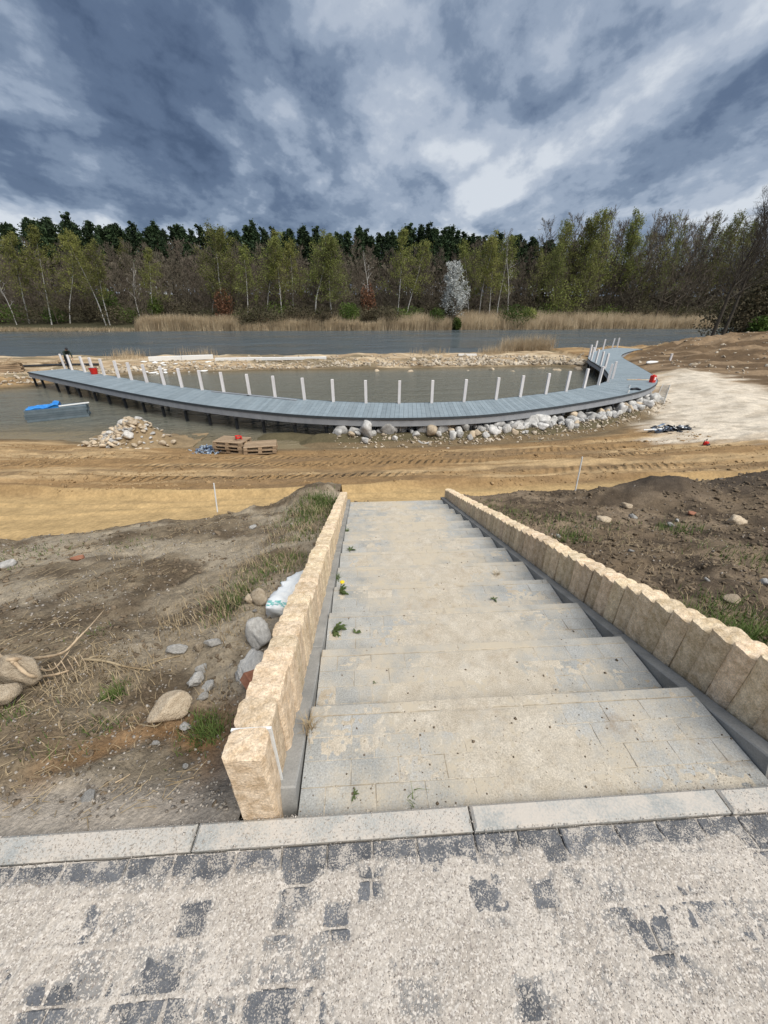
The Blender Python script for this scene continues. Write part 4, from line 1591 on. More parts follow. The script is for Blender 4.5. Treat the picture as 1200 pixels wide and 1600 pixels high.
def build_pallets():
    rng = np.random.default_rng(47)
    c = at(361, 700, -3.1)
    z = max(gz(c[0], c[1]), WATER) + .03
    lab = ['lowest wooden pallet of the taller stack beside the crumpled sheet', 'middle wooden pallet of the taller stack', 'topmost wooden pallet of the taller stack, a red strap on it']
    proto = None
    for k in range(3):
        if proto is None:
            proto = q = make_pallet(lab[0], 'wooden pallets by the pool')
        else:
            q = copy_tree(proto)
            q['label'] = lab[k]
        q.location = (c[0] + rng.normal(0, .02), c[1] + .35 + rng.normal(0, .02), z + k * .147)
        q.rotation_euler = (0, 0, -.25 + rng.normal(0, .03))
    z1 = z + 3 * .147
    o = obj('strap', None)
    bpy.data.objects.remove(o)
    pts = [(c[0] + .25 + .1 * math.cos(t) * (1 + .3 * math.sin(3 * t)), c[1] + .28 + .13 * math.sin(t), z1 + .02 + .012 * t) for t in np.linspace(0, 11, 40)]
    V, F = tube_vf(pts, .025, 6)
    o = obj('red_strap', to_mesh('red_strap', V, F, True), MAT['red'])
    tag(o, 'coiled red lashing strap lying on the taller pallet stack', 'strap')
    c2 = at(402, 702, -3.1)
    z = max(gz(c2[0], c2[1]), WATER) + .03
    for k in range(2):
        q = copy_tree(proto)
        q['label'] = ('lower' if k == 0 else 'upper') + ' wooden pallet of the lower two-pallet stack'
        q.location = (c2[0] + .08, c2[1] + .25, z + k * .147)
        q.rotation_euler = (0, 0, .12 + .05 * k)
    # heap of crumpled blue grey sheet strips
    c = at(322, 697, -3.1)
    z = max(gz(c[0], c[1]), WATER)
    h = thing('strip_heap', 'tangled heap of blue grey plastic strips beside the pallets', 'heap', (c[0], c[1], z))
    for i in range(150):
        x, y = rng.normal(0, .27), rng.normal(0, .2)
        zz = max(.02, .22 * math.exp(-((x / .32) ** 2 + (y / .24) ** 2)) + rng.normal(0, .02))
        L = rng.uniform(.1, .26)
        a = rng.uniform(0, 6.28)
        pts = [(x + math.cos(a + .8 * u) * L * u, y + math.sin(a + .8 * u) * L * u, zz + .03 * math.sin(u * 3)) for u in (-.5, 0, .5)]
        V, F = tube_vf(pts, [.02, .026, .018], 5)
        obj('strip', to_mesh('strip', V, F), MAT['netblue'], h)
    # red machine part lying on the sand at the right
    c = at(1103, 693, -2.75)
    z = gz(c[0], c[1])
    t = thing('red_machine', 'small red and black machine standing on the sand below the pale bank', 'machine', (c[0], c[1], z), .5)
    t.scale = (.75, .75, .75)
    MB().box((0, 0, .13), (.22, .18, .16), bev=.03).build('housing', MAT['red'], t)
    V, F = tube_vf([(-.12, -.1, .06), (.12, -.1, .06)], .06, 12)
    obj('wheel', to_mesh('wheel', V, F), MAT['black'], t)
    V, F = tube_vf([(-.11, .08, .02), (-.13, .05, .28), (0, .0, .34), (.13, .05, .28), (.11, .08, .02)], .015, 6)
    obj('handle_frame', to_mesh('handle_frame', V, F), MAT['black'], t)
    # black sheeting and offcuts heap
    c = at(1062, 668, -3.0)
    z = gz(c[0], c[1])
    h = thing('sheeting_heap', 'flattened heap of black sheeting strips with white scraps by the end of the boardwalk', 'heap', (c[0], c[1], z))
    for i in range(95):
        x, y = rng.normal(-.1, .55), rng.normal(0, .25)
        if i % 5 == 0:
            x, y = rng.uniform(.2, 1.4), .35 + rng.normal(0, .1)
        L = rng.uniform(.15, .5)
        ll = math.atan2(.25, 1) + rng.normal(0, .5)
        k = 'black' if i % 4 else ('netblue' if i % 8 else 'foam')
        MB().box((0, 0, 0), (L, rng.uniform(.05, .16), .03), bev=.008).build('strip', MAT[k], h, loc=(x, y, .05 + max(0, .12 * math.exp(-(x / .6) ** 2)) * rng.random()), rot=(rng.normal(0, .25), rng.normal(0, .25), ll))
    # ladder lying on the bank
    a, b = at(1033, 622, -2.9), at(1044, 594, -2.8)
    d = b - a
    L = float(np.linalg.norm(d[:2]))
    za, zb = gz(a[0], a[1]), gz(b[0], b[1])
    l = thing('ladder', 'metal ladder lying flat on the pale sand beside the boardwalk', 'ladder', (*((a + b) / 2)[:2], (za + zb) / 2 + .09), 0)
    l.rotation_euler = (0, -math.atan2(zb - za, L), math.atan2(d[1], d[0]))
    for s_ in (-.22, .22):
        MB().box((0, s_, 0), (L, .03, .05)).build('rail', MAT['steel'], l)
    for k in range(int(L / .42)):
        MB().box((-L / 2 + .2 + k * .42, 0, 0), (.03, .42, .03)).build('rung', MAT['steel'], l)
    # sandbag and small white post at the foot of the earth hill
    p = at(1016, 568, -2.9)
    W, F = rock_v(77, 2, 6, .03, .4)
    o = obj('white_sack', to_mesh('white_sack', W, F, True), MAT['foam'], None, (p[0], p[1], gz(p[0], p[1]) + .1), (0, 0, .2), (.75, .3, .35))
    tag(o, 'flat white sack lying on the earth at the foot of the hill', 'sack')
    p = at(1046, 566, -2.8)
    o = MB().box((0, 0, .3), (.14, .14, .62), bev=.02).box((0, 0, .63), (.17, .17, .05), bev=.02).build('marker_post', MAT['post'], None, loc=(p[0], p[1], gz(p[0], p[1]) - .05))
    tag(o, 'short white marker post on the earth hill beyond the pale sand', 'post')


build_pallets()

# ------------------------------------------------------------------ things on the boardwalk
def build_deck_things():
    # red jerry-can style tool box near the outer corner
    p = at(1018.5, 597.5, DECK)
    t = thing('red_container', 'red plastic container standing at the outer bend of the boardwalk', 'container', (p[0], p[1] , DECK + .005), .4)
    t.scale = (.72, .72, .8)
    MB().box((0, 0, .26), (.42, .32, .52), bev=.04).build('body', MAT['red'], t)
    MB().box((0, 0, .56), (.26, .05, .03), bev=.01).box((-.11, 0, .535), (.03, .05, .06)).box((.11, 0, .535), (.03, .05, .06)).build('handle', MAT['red'], t)
    MB().box((.05, -.163, .3), (.2, .006, .22)).build('white_label', MAT['foam'], t)
    p = at(148, 584.5, DECK)
    t = thing('red_bucket', 'red bucket standing at the foot of a white post on the boardwalk', 'bucket', (p[0], p[1], DECK + .005), 0)
    V, F = tube_vf([(0, 0, 0), (0, 0, .42), (0, 0, .42), (0, 0, .05)], [.2, .27, .25, .18], 16, True)
    obj('body', to_mesh('body', V, F), MAT['red'], t)
    V, F = tube_vf([(-.27, 0, .38), (-.2, -.15, .44), (0, -.22, .45), (.2, -.15, .44), (.27, 0, .38)], .012, 5)
    obj('handle', to_mesh('handle', V, F), MAT['steel'], t)
    # small tools
    p = at(991, 609, DECK)
    t = thing('hand_tool', 'dark power tool lying on the boardwalk near the red container', 'tool', (p[0], p[1], DECK + .06), .3)
    MB().box((0, 0, 0), (.5, .14, .1), bev=.03).build('body', MAT['black'], t)
    MB().box((.12, -.16, 0), (.12, .26, .08), bev=.03).build('grip', MAT['black'], t)
    for q, k in (((982.5, 606), 'white cup standing on the boardwalk, farther from the bend edge'), ((981, 614), 'white cup standing on the boardwalk, nearer the boulder bank')):
        p = at(*q, DECK)
        V, F = tube_vf([(0, 0, 0), (0, 0, .15), (0, 0, .15), (0, 0, .03)], [.05, .065, .055, .045], 10)
        o = obj('cup', to_mesh('cup', V, F), MAT['foam'], None, (p[0], p[1], DECK + .004))
        tag(o, k, 'cup')
    p = at(998, 594, DECK)
    t = thing('spirit_level', 'pale red straight edge lying across the boardwalk beside the red container', 'straight edge', (p[0], p[1], DECK + .03), -.1)
    MB().box((0, 0, 0), (1.5, .1, .05), bev=.004).build('bar', MAT['rock_tan'], t)
    MB().box((0, 0, .026), (.2, .06, .012)).build('vial', MAT['red'], t)


build_deck_things()


def build_stakes():
    rng = np.random.default_rng(53)
    for base, top, lab in (((338, 800), (334, 755), 'thin white survey stake standing in the sand beside the straw covered slope'),
                           ((897, 781), (910, 714), 'tall leaning white survey stake in the sand by the dark earth mound')):
        b = at(*base, -1.98)
        b[2] = gz(b[0], b[1]) - .15
        t = aty(top[0], top[1], b[1] + .05)
        b0 = np.array(b)
        s = thing('survey_stake', lab, 'stake', b0)
        d = t - b0
        V, F = tube_vf([(0, 0, 0), tuple(d * .3)], .013, 6)
        obj('bare_foot', to_mesh('bare_foot', V, F), MAT['log'], s)
        V, F = tube_vf([tuple(d * .3), tuple(d)], .0135, 6)
        obj('painted_rod', to_mesh('painted_rod', V, F), MAT['foam'], s)
    # orange cap and stones at the foot of the stairs
    p = at(619, 781, -1.95)
    t = thing('orange_marker', 'small orange marker cap in the sand at the foot of the stairs', 'marker', (p[0], p[1], gz(p[0], p[1]) + .0))
    V, F = tube_vf([(0, 0, -.05), (0, 0, .03), (0, 0, .03), (0, 0, .11), (0, 0, .12)], [.055, .055, .035, .033, .02], 12)
    obj('cap', to_mesh('cap', V, F), MAT['orange'], t)
    for x, y, sx, sy, szz, rz, lab in [(652, 778, .13, .07, .05, .35, 'long grey slab fragment at the foot of the stairs'), (667, 780, .06, .05, .05, 1.2, 'small pale block standing beside the grey slab fragment at the stair foot'),
                                        (595, 784, .05, .04, .04, 0, 'rounded pale stone at the foot of the stairs left of the orange cap')]:
        p = at(x, y, -1.9)
        W, F = rock_v(int(x), 2, 9, .03, .8)
        o = obj('stone_fragment', to_mesh('stone_fragment', W, F), MAT['rock_grey'], None, (p[0], p[1] + .1, gz(p[0], p[1] + .1) + szz * .8), (.1, .1, rz), (sx, sy, szz * 1.3))
        tag(o, lab, 'stone')
    m = 9000
    px = rng.uniform(-15, 14, m)
    py = rng.uniform(8.8, 15.5, m)
    k = fbm(px * .5, py * 1.8, 95, 3) > .5
    px, py = px[k], py[k]
    pz = ground_z(px, py)
    k = pz > WATER + .1
    scatter('sand_clods', [rock_v(960 + i, 1, 8, 0) for i in range(4)], np.stack([px, py, pz + .004], 1)[k], np.clip(rng.lognormal(math.log(.022), .55, k.sum()), .006, .09), rng, MAT['sandclod'], 'lumps of sand churned up along the haul track', 'sand')
    m = 500
    px = rng.uniform(-.5, 1.9, m)
    py = 7.25 + np.abs(rng.normal(0, .18, m))
    scatter('stone_chips', [rock_v(950 + i, 1, 7, 0) for i in range(3)], np.stack([px, py, ground_z(px, py) + .01], 1), rng.lognormal(math.log(.018), .5, m), rng, MAT['clod'], 'crumbled soil and chips along the bottom step', 'soil')


build_stakes()

# ------------------------------------------------------------------ slope litter: stones, bag, brick, root, straw, grass
def on_slope(px, py, side):
    """first hit of the pixel ray on the slope surface"""
    d = ray(px, py)
    t = np.linspace(.8, 14, 3000)
    P = CAMV[None] + d[None] * t[:, None]
    h = slope_z(P[:, 0], P[:, 1], side)
    k = np.argmax(P[:, 2] < h)
    return np.array([P[k, 0], P[k, 1], h[k]])


def blades(pos, h, rng, w=.004, lean=.5, nseg=2, dirs=None):
    """curved tapering blades -> V, F (triangles and quads merged as quads)"""
    n = len(pos)
    a = rng.uniform(0, 2 * np.pi, n) if dirs is None else dirs
    ln = np.abs(rng.normal(lean, lean * .5, n))
    h = np.asarray(h)
    side = np.stack([-np.sin(a), np.cos(a), np.zeros(n)], 1)
    out = np.stack([np.cos(a), np.sin(a), np.zeros(n)], 1)
    rows = []
    for k in range(nseg + 1):
        u = k / nseg
        c = pos + np.array([0, 0, 1]) * (h * u * (1 - .35 * ln * u))[:, None] + out * (h * ln * u * u)[:, None]
        ww = (w * (1 - .92 * u) * np.ones(n))[:, None]
        rows += [c - side * ww, c + side * ww]
    V = np.stack(rows, 1).reshape(-1, 3)
    m = 2 * (nseg + 1)
    base = (np.arange(n) * m)[:, None]
    F = np.concatenate([base + np.array([[2 * k, 2 * k + 1, 2 * k + 3, 2 * k + 2]]) for k in range(nseg)], 0)
    return V, F


def build_litter():
    rng = np.random.default_rng(61)
    def stone(px, py, sx, sy, szz, kind, lab, rz=0.0, seed=1, side=-1, cat='stone', sink=.3, planes=11, rough=.06):
        p = on_slope(px, py, side)
        W, F = rock_v(seed, 4 if py > 950 else 3, planes, rough, 1.0)
        me = to_mesh('stone', W, F)
        o = obj('stone', me, MAT[kind], None, (p[0], p[1], p[2] + szz * (1 - sink)), (rng.normal(0, .2), rng.normal(0, .2), rz), (sx, sy, szz))
        return tag(o, lab, cat)
    stone(269, 1118, .095, .075, .075, 'rock_tan', 'wedge-shaped tan boulder on the slope among straw and orange soil', .3, 4, planes=8, rough=.03)
    stone(409, 1005, .07, .11, .12, 'rock_grey', 'big pale grey concrete lump leaning on the sandstone wall below the bag', .2, 9, rough=.1)
    stone(282, 1018, .07, .035, .032, 'rock_grey', 'long grey stone next to a brown lump on the slope', .15, 13)
    stone(311, 1014, .045, .045, .04, 'rock_tan', 'brown lump of stone between two grey stones', .2, 15, rough=.12)
    stone(334, 1008, .055, .038, .036, 'rock_grey', 'blocky grey stone on the uphill side of the brown lump', .2, 17)
    stone(318, 1047, .035, .03, .03, 'rock_grey', 'pale concrete crumb, uppermost of the cluster below the grey stones', .2, 18, rough=.15)
    stone(309, 1067, .045, .05, .035, 'rock_grey', 'flaky pale concrete piece in the cluster near the wall', 1.0, 19, rough=.15)
    stone(326, 1078, .04, .04, .03, 'rock_grey', 'split pale concrete pieces beside the rounded grey cobble', .4, 20, rough=.15)
    stone(320, 1092, .035, .035, .03, 'rock_grey', 'rounded grey cobble just above the tan boulder', .4, 21, planes=20)
    stone(290, 1138, .03, .025, .02, 'rock_grey', 'angular white grey stone just below the tan boulder', .4, 22)
    stone(244, 1163, .02, .018, .014, 'rock_grey', 'small flat grey pebble below the tan boulder', .4, 23)
    stone(291, 1200, .013, .013, .012, 'rock_white', 'single white pebble on the orange soil', .4, 24)
    stone(139, 1246, .038, .03, .012, 'rock_grey', 'flat bluish slate piece on the gravel near the kerb', .5, 25)
    stone(48, 1066, .10, .085, .13, 'rock_tan', 'tall tan boulder with a dry root draped over it', .4, 26, cat='boulder')
    stone(4, 1070, .10, .085, .075, 'rock_tan', 'rounded tan boulder beside the one carrying the root', .4, 27, cat='boulder')
    stone(6, 1098, .075, .085, .07, 'rock_tan', 'mossy low boulder at the downhill foot of the rounded one', .9, 29, cat='boulder')
    stone(392, 940, .04, .05, .05, 'rock_tan', 'brown crumbly lump above the bag end by the grass', .4, 30, rough=.15)
    stone(398, 957, .016, .014, .02, 'rock_white', 'little white stone beside the brown crumbly lump', .4, 31)
    stone(410, 938, .07, .07, .06, 'rock_tan', 'earthy boulder half grown over with grass uphill of the bag', .6, 32, rough=.12)
    stone(396, 826, .05, .04, .04, 'rock_white', 'single white stone on the bare dirt of the littered slope', .6, 33)
    stone(6, 888, .14, .08, .06, 'rock_white', 'pale flat stone on the grass patch at the left of the slope', .6, 34)
    stone(125, 875, .09, .06, .045, 'brick', 'reddish flat stone on the littered slope', .3, 35)
    for x, y, sx, kind, lab in [(940, 815, .17, 'rock_tan', 'pinkish tan broken block on the dark soil'), (988, 809, .12, 'rock_grey', 'pale grey stone beside the pinkish block on the dark soil'),
                                (1081, 803, .11, 'brick', 'reddish round stone on the flank of the dark mound'), (980, 792, .14, 'rock_tan', 'yellowish mossy stone in front of the dark mound'),
                                (871, 838, .07, 'rock_white', 'flat white stone by a grass tuft near the palisade wall'), (1048, 822, .1, 'rock_white', 'white paper-like flake by the grass on the dark soil'),
                                (1058, 814, .06, 'rock_grey', 'small round grey stone at the foot of the dark mound'), (1192, 911, .1, 'rock_white', 'white flat scrap on the bare soil far from the wall'),
                                (1150, 818, .22, 'rock_tan', 'buried earthy boulder at the side of the dark mound'), (1105, 908, .05, 'rock_white', 'tiny white chip in the middle of the soil slope'),
                                (1143, 941, .1, 'rock_tan', 'earth coloured stone above the grass patch'), (985, 862, .06, 'rock_white', 'white chip on the light brown soil'),
                                (1030, 935, .09, 'rock_tan', 'tan lump right behind the palisade wall top')]:
        stone(x, y, sx * .62, sx * .48, sx * .34, kind, lab, rng.uniform(0, 3), int(x), 1, rough=.12, sink=.55)
    # brick half buried by the wall
    p = on_slope(398, 1066, -1)
    o = MB().box((0, 0, 0), (.12, .085, .065), bev=.006).build('brick', MAT['brick'], None, loc=p + np.array((.0, 0, .03)), rot=(.3, .5, .9))
    tag(o, 'broken red brick wedged against the sandstone wall', 'brick')
    # cement lump under it
    stone(392, 1050, .09, .16, .05, 'rock_grey', 'rough grey mortar spill along the wall around the brick', .15, 51, rough=.2, sink=.4)
    # bag: a long slumped sack lying along the wall
    a, b = on_slope(430, 965, -1), on_slope(478, 900, -1)
    xs = np.linspace(0, 1, 44)
    th = np.linspace(0, 2 * np.pi, 28, endpoint=False)
    d = b - a
    d = d / np.linalg.norm(d)
    Lb = np.linalg.norm(b - a) + .06
    side = np.array([-d[1], d[0], 0])
    side /= np.linalg.norm(side)
    V = []
    for u in xs:
        wv = .085 * (1 - .85 * max(0, (u - .55) / .45) ** 2) * (1 if u > .03 else .92)
        hv = .055 * (1 - .8 * max(0, (u - .5) / .5) ** 1.6)
        c = a + d * (u * Lb) + np.array((0, 0, .045 + .03 * math.sin(u * 3)))
        for t in th:
            k = 1 + .42 * (abs(float(fbm(np.array(u * 7 + math.sin(t)), np.array(math.cos(t) * 1.6 + 4), 4, 4)) - .5) * 4 - .45)
            V.append(c + side * (wv * math.copysign(abs(math.cos(t)) ** .8, math.cos(t)) * k) + np.array((0, 0, hv * math.copysign(abs(math.sin(t)) ** .8, math.sin(t)) * k)))
    F = []
    n = len(th)
    for i in range(len(xs) - 1):
        for j in range(n):
            F.append((i * n + j, i * n + (j + 1) % n, (i + 1) * n + (j + 1) % n, (i + 1) * n + j))
    F += [tuple(range(n))[::-1], tuple((len(xs) - 1) * n + j for j in range(n))]
    bg = thing('cement_bag', 'crumpled white plastic bag with green print slumped against the outside of the wall', 'bag', (0, 0, 0))
    sack = obj('sack', to_mesh('sack', V, F, True), [MAT['bag'], MAT['bag_print']], bg)
    me = sack.data
    mi = np.zeros(len(me.polygons), np.int32)
    for q in range(len(F) - 2):
        i, j = divmod(q, n)
        if 1 <= i < 5 and 3 < j < 11 and (i + j) % 3:
            mi[q] = 1
    me.polygons.foreach_set('material_index', mi)
    # root over the boulder
    rt = thing('dry_root', 'forked pale dry root lying over the tall tan boulder', 'root', (0, 0, 0))
    def rpath(pts, r0, r1, nm):
        P = []
        for x, y, dz in pts:
            q = on_slope(x, y, -1)
            P.append(q + np.array((0, 0, dz)))
        P = catmull(P, 8)
        rr = np.linspace(r0, r1, len(P)) * (1 + .18 * np.sin(np.arange(len(P)) * 1.7))
        V, F = tube_vf(P, rr, 9)
        obj(nm, to_mesh(nm, V, F, True), MAT['root'], rt)
    rpath([(22, 1060, .16), (45, 1068, .2), (75, 1050, .12), (105, 1030, .06), (130, 1008, .07), (150, 993, .1), (172, 975, .14)], .013, .003, 'main_root')
    rpath([(-10, 1035, .2), (10, 1048, .2), (28, 1062, .18), (45, 1070, .19)], .005, .011, 'side_root')
    rpath([(42, 1068, .19), (60, 1075, .1), (85, 1062, .04), (110, 1052, .02)], .011, .006, 'side_root')
    rpath([(60, 1062, .12), (85, 1056, .05), (108, 1030, .04), (128, 1004, .07)], .006, .003, 'side_root')
    for k in range(7):
        x0 = 70 + 10 * k
        rpath([(x0, 1050 - 3 * k, .05), (x0 + 6, 1060 - 3 * k, .03), (x0 + 9 + 3 * (k % 3), 1072 - 3 * k, .01)], .003, .0012, 'rootlet')
    # grey sticks
    st = []
    for pts, lab, r in [([(130, 1033), (165, 1036), (200, 1045), (236, 1050)], 'long grey weathered stick lying beside the dry root', .009), ([(225, 1045), (252, 1034), (282, 1027)], 'crooked brown stick pointing to the grey stones', .006),
                        ([(182, 1226), (195, 1219), (205, 1212)], 'small peeled white stick on the gravel near the kerb', .0035), ([(135, 1035), (150, 1028), (170, 1028)], 'short grey stick above the long weathered one', .006),
                        ([(255, 1130), (240, 1137), (200, 1130)], 'bent brown stem at the foot of the wedge boulder', .004)]:
        P = catmull([on_slope(x, y, -1) + np.array((0, 0, r + .008)) for x, y in pts], 8)
        V, F = tube_vf(P, np.linspace(r, r * .6, len(P)), 7)
        o = obj('stick', to_mesh('stick', V, F, True), MAT['root'] if 'white' in lab else MAT['straw'])
        tag(o, lab, 'stick')
    # pebbles and clods
    for side, n, nc in ((-1, 7000, 5200), (1, 3200, 11000)):
        x0, x1, y0, y1 = (-8, -.52, .8, 7.6) if side < 0 else (1.9, 11, .8, 7.2)
        def pts(n, p):
            u = rng.random(n) ** p
            y = y0 + u * (y1 - y0)
            lim = np.clip(1.2 + 1.0 * y, 0, abs(x1 - x0)) if side < 0 else np.clip(1.5 + 1.3 * y, 0, abs(x1 - x0))
            x = (x1 - rng.random(n) * lim) if side < 0 else (x0 + rng.random(n) * lim)
            return x, y
        x, y = pts(n, 1.5)
        k = fbm(x * 1.3, y * 1.3, 77, 3) > .43
        x, y = x[k], y[k]
        s = np.clip(rng.lognormal(math.log(.0075), .5, len(x)), .0025, np.clip(.005 * y, .008, .03))
        scatter('pebbles', [rock_v(1000 + i, 1, 8, 0) for i in range(4)], np.stack([x, y, slope_z(x, y, side) + s * .2], 1), s, rng, MAT['pebble'],
                'small stones scattered over the ' + ('straw covered' if side < 0 else 'dark bare') + ' slope', 'pebbles')
        x, y = pts(nc, 1.0)
        k = (fbm(x * .9, y * .9, 78, 3) > .40) & ((y > 1.15) | (rng.random(len(y)) < .25))
        x, y = x[k], y[k]
        s = np.clip(rng.lognormal(math.log(.013), .6, len(x)), .004, np.clip(.010 * y, .012, .08))
        scatter('soil_clods', [rock_v(1100 + i, 2, 9, .15) for i in range(5)], np.stack([x, y, slope_z(x, y, side) + s * .15], 1), s, rng, MAT['clod'],
                'crumbly clods of earth over the ' + ('straw covered' if side < 0 else 'dark bare') + ' slope', 'soil')
        # straw litter
        m = 6000 if side < 0 else 4000
        x, y = pts(m, 1.0)
        k = fbm(x * 1.7, y * 1.7, 79, 3) > (.47 if side < 0 else .52)
        x, y = x[k], y[k]
        L = rng.uniform(.02, .09, len(x))
        a = rng.normal(.25, .7, len(x))
        el = np.abs(rng.normal(0, .2, len(x)))
        P0 = np.stack([x, y, slope_z(x, y, side) + .004], 1)
        D = np.stack([np.cos(a) * L, np.sin(a) * L, el * L], 1)
        P1 = P0 + D
        P1[:, 2] = np.maximum(P1[:, 2], slope_z(P1[:, 0], P1[:, 1], side) + .004)
        up = np.array([0, 0, .0022])
        sd = np.stack([-np.sin(a), np.cos(a), np.zeros(len(a))], 1) * .0018
        V = np.stack([P0 - sd, P0 + sd, P1 + sd * .5, P1 - sd * .5, P0 + up, P1 + up], 1).reshape(-1, 3)
        b_ = (np.arange(len(x)) * 6)[:, None]
        F = np.concatenate([b_ + np.array([[0, 4, 5, 3]]), b_ + np.array([[4, 1, 2, 5]])], 0)
        o = obj('straw_litter', to_mesh('straw_litter', V, F), MAT['straw'])
        tag(o, 'dead stems and straw lying on the ' + ('stone strewn slope beside the bag' if side < 0 else 'dark soil slope'), 'straw', kind='stuff')
    # grass
    def grass(spots, side, lab, dead=False):
        Vs, Fs, n = [], [], 0
        for px, py, r, cnt, h in spots:
            c = on_slope(px, py, side)
            cnt = int(cnt * .62)
            h *= .8
            x = c[0] + rng.normal(0, r, cnt)
            y = c[1] + rng.normal(0, r, cnt)
            if side < 0:
                x = np.minimum(x, -.53)
            else:
                x = np.maximum(x, 1.9)
            P = np.stack([x, y, slope_z(x, y, side) - .005], 1)
            V, F = blades(P, h * rng.uniform(.5, 1.3, cnt), rng, w=.0022 + .0006 * c[1], lean=.55)
            Vs.append(V)
            Fs.append(F + n)
            n += len(V)
        o = obj('dead_grass' if dead else 'grass', to_mesh('grass', np.concatenate(Vs), np.concatenate(Fs)), MAT['straw' if dead else 'grass'])
        tag(o, lab, 'grass', kind='stuff')
    grass([(320, 1135, .045, 260, .10), (330, 1150, .04, 200, .1), (310, 1160, .05, 120, .06), (180, 1090, .035, 170, .11), (165, 1135, .06, 120, .05), (95, 1165, .08, 80, .06), (365, 935, .10, 240, .10), (400, 905, .16, 260, .10), (430, 890, .18, 240, .10),
           (380, 925, .12, 150, .10), (355, 955, .09, 200, .1), (450, 870, .15, 240, .1), (490, 800, .22, 900, .16), (505, 785, .2, 1100, .16), (480, 815, .25, 500, .13), (470, 840, .2, 300, .12), (30, 875, .25, 200, .09), (90, 860, .2, 90, .08), (205, 850, .2, 90, .1), (12, 1118, .05, 160, .06), (150, 985, .05, 70, .05),
           (5, 1085, .06, 80, .05)], -1, 'green grass tufts growing on the slope along the outside of the wall')
    grass([(1160, 985, .18, 650, .13), (1185, 995, .2, 650, .14), (1120, 975, .12, 220, .1), (1195, 1010, .15, 400, .12), (893, 841, .13, 330, .13), (880, 818, .3, 260, .1), (840, 815, .3, 220, .1), (1055, 829, .14, 260, .13), (1190, 875, .2, 260, .12), (1100, 930, .12, 80, .07),
           (800, 800, .3, 200, .1), (770, 790, .25, 160, .1), (930, 820, .25, 150, .09), (1010, 960, .15, 120, .08), (1150, 870, .2, 90, .08)], 1, 'green grass patches on the dark soil behind the long wall')
    grass([(350, 950, .22, 700, .13), (300, 960, .25, 260, .09), (420, 880, .3, 600, .12), (460, 830, .3, 600, .13), (490, 800, .25, 800, .15), (150, 1050, .16, 420, .09), (180, 1065, .14, 360, .08), (120, 1085, .14, 200, .07), (250, 1120, .12, 180, .06), (90, 1180, .15, 160, .06),
           (330, 1100, .1, 160, .07), (60, 1110, .12, 120, .06), (370, 990, .1, 160, .08), (240, 860, .5, 200, .1), (120, 920, .4, 200, .08)], -1, 'bleached dead grass matted among the stones of the slope', True)
    grass([(1150, 960, .3, 420, .1), (900, 830, .5, 450, .1), (1050, 860, .6, 350, .08), (1000, 920, .3, 180, .07)], 1, 'dry dead grass wisps on the dark soil behind the long wall', True)


build_litter()


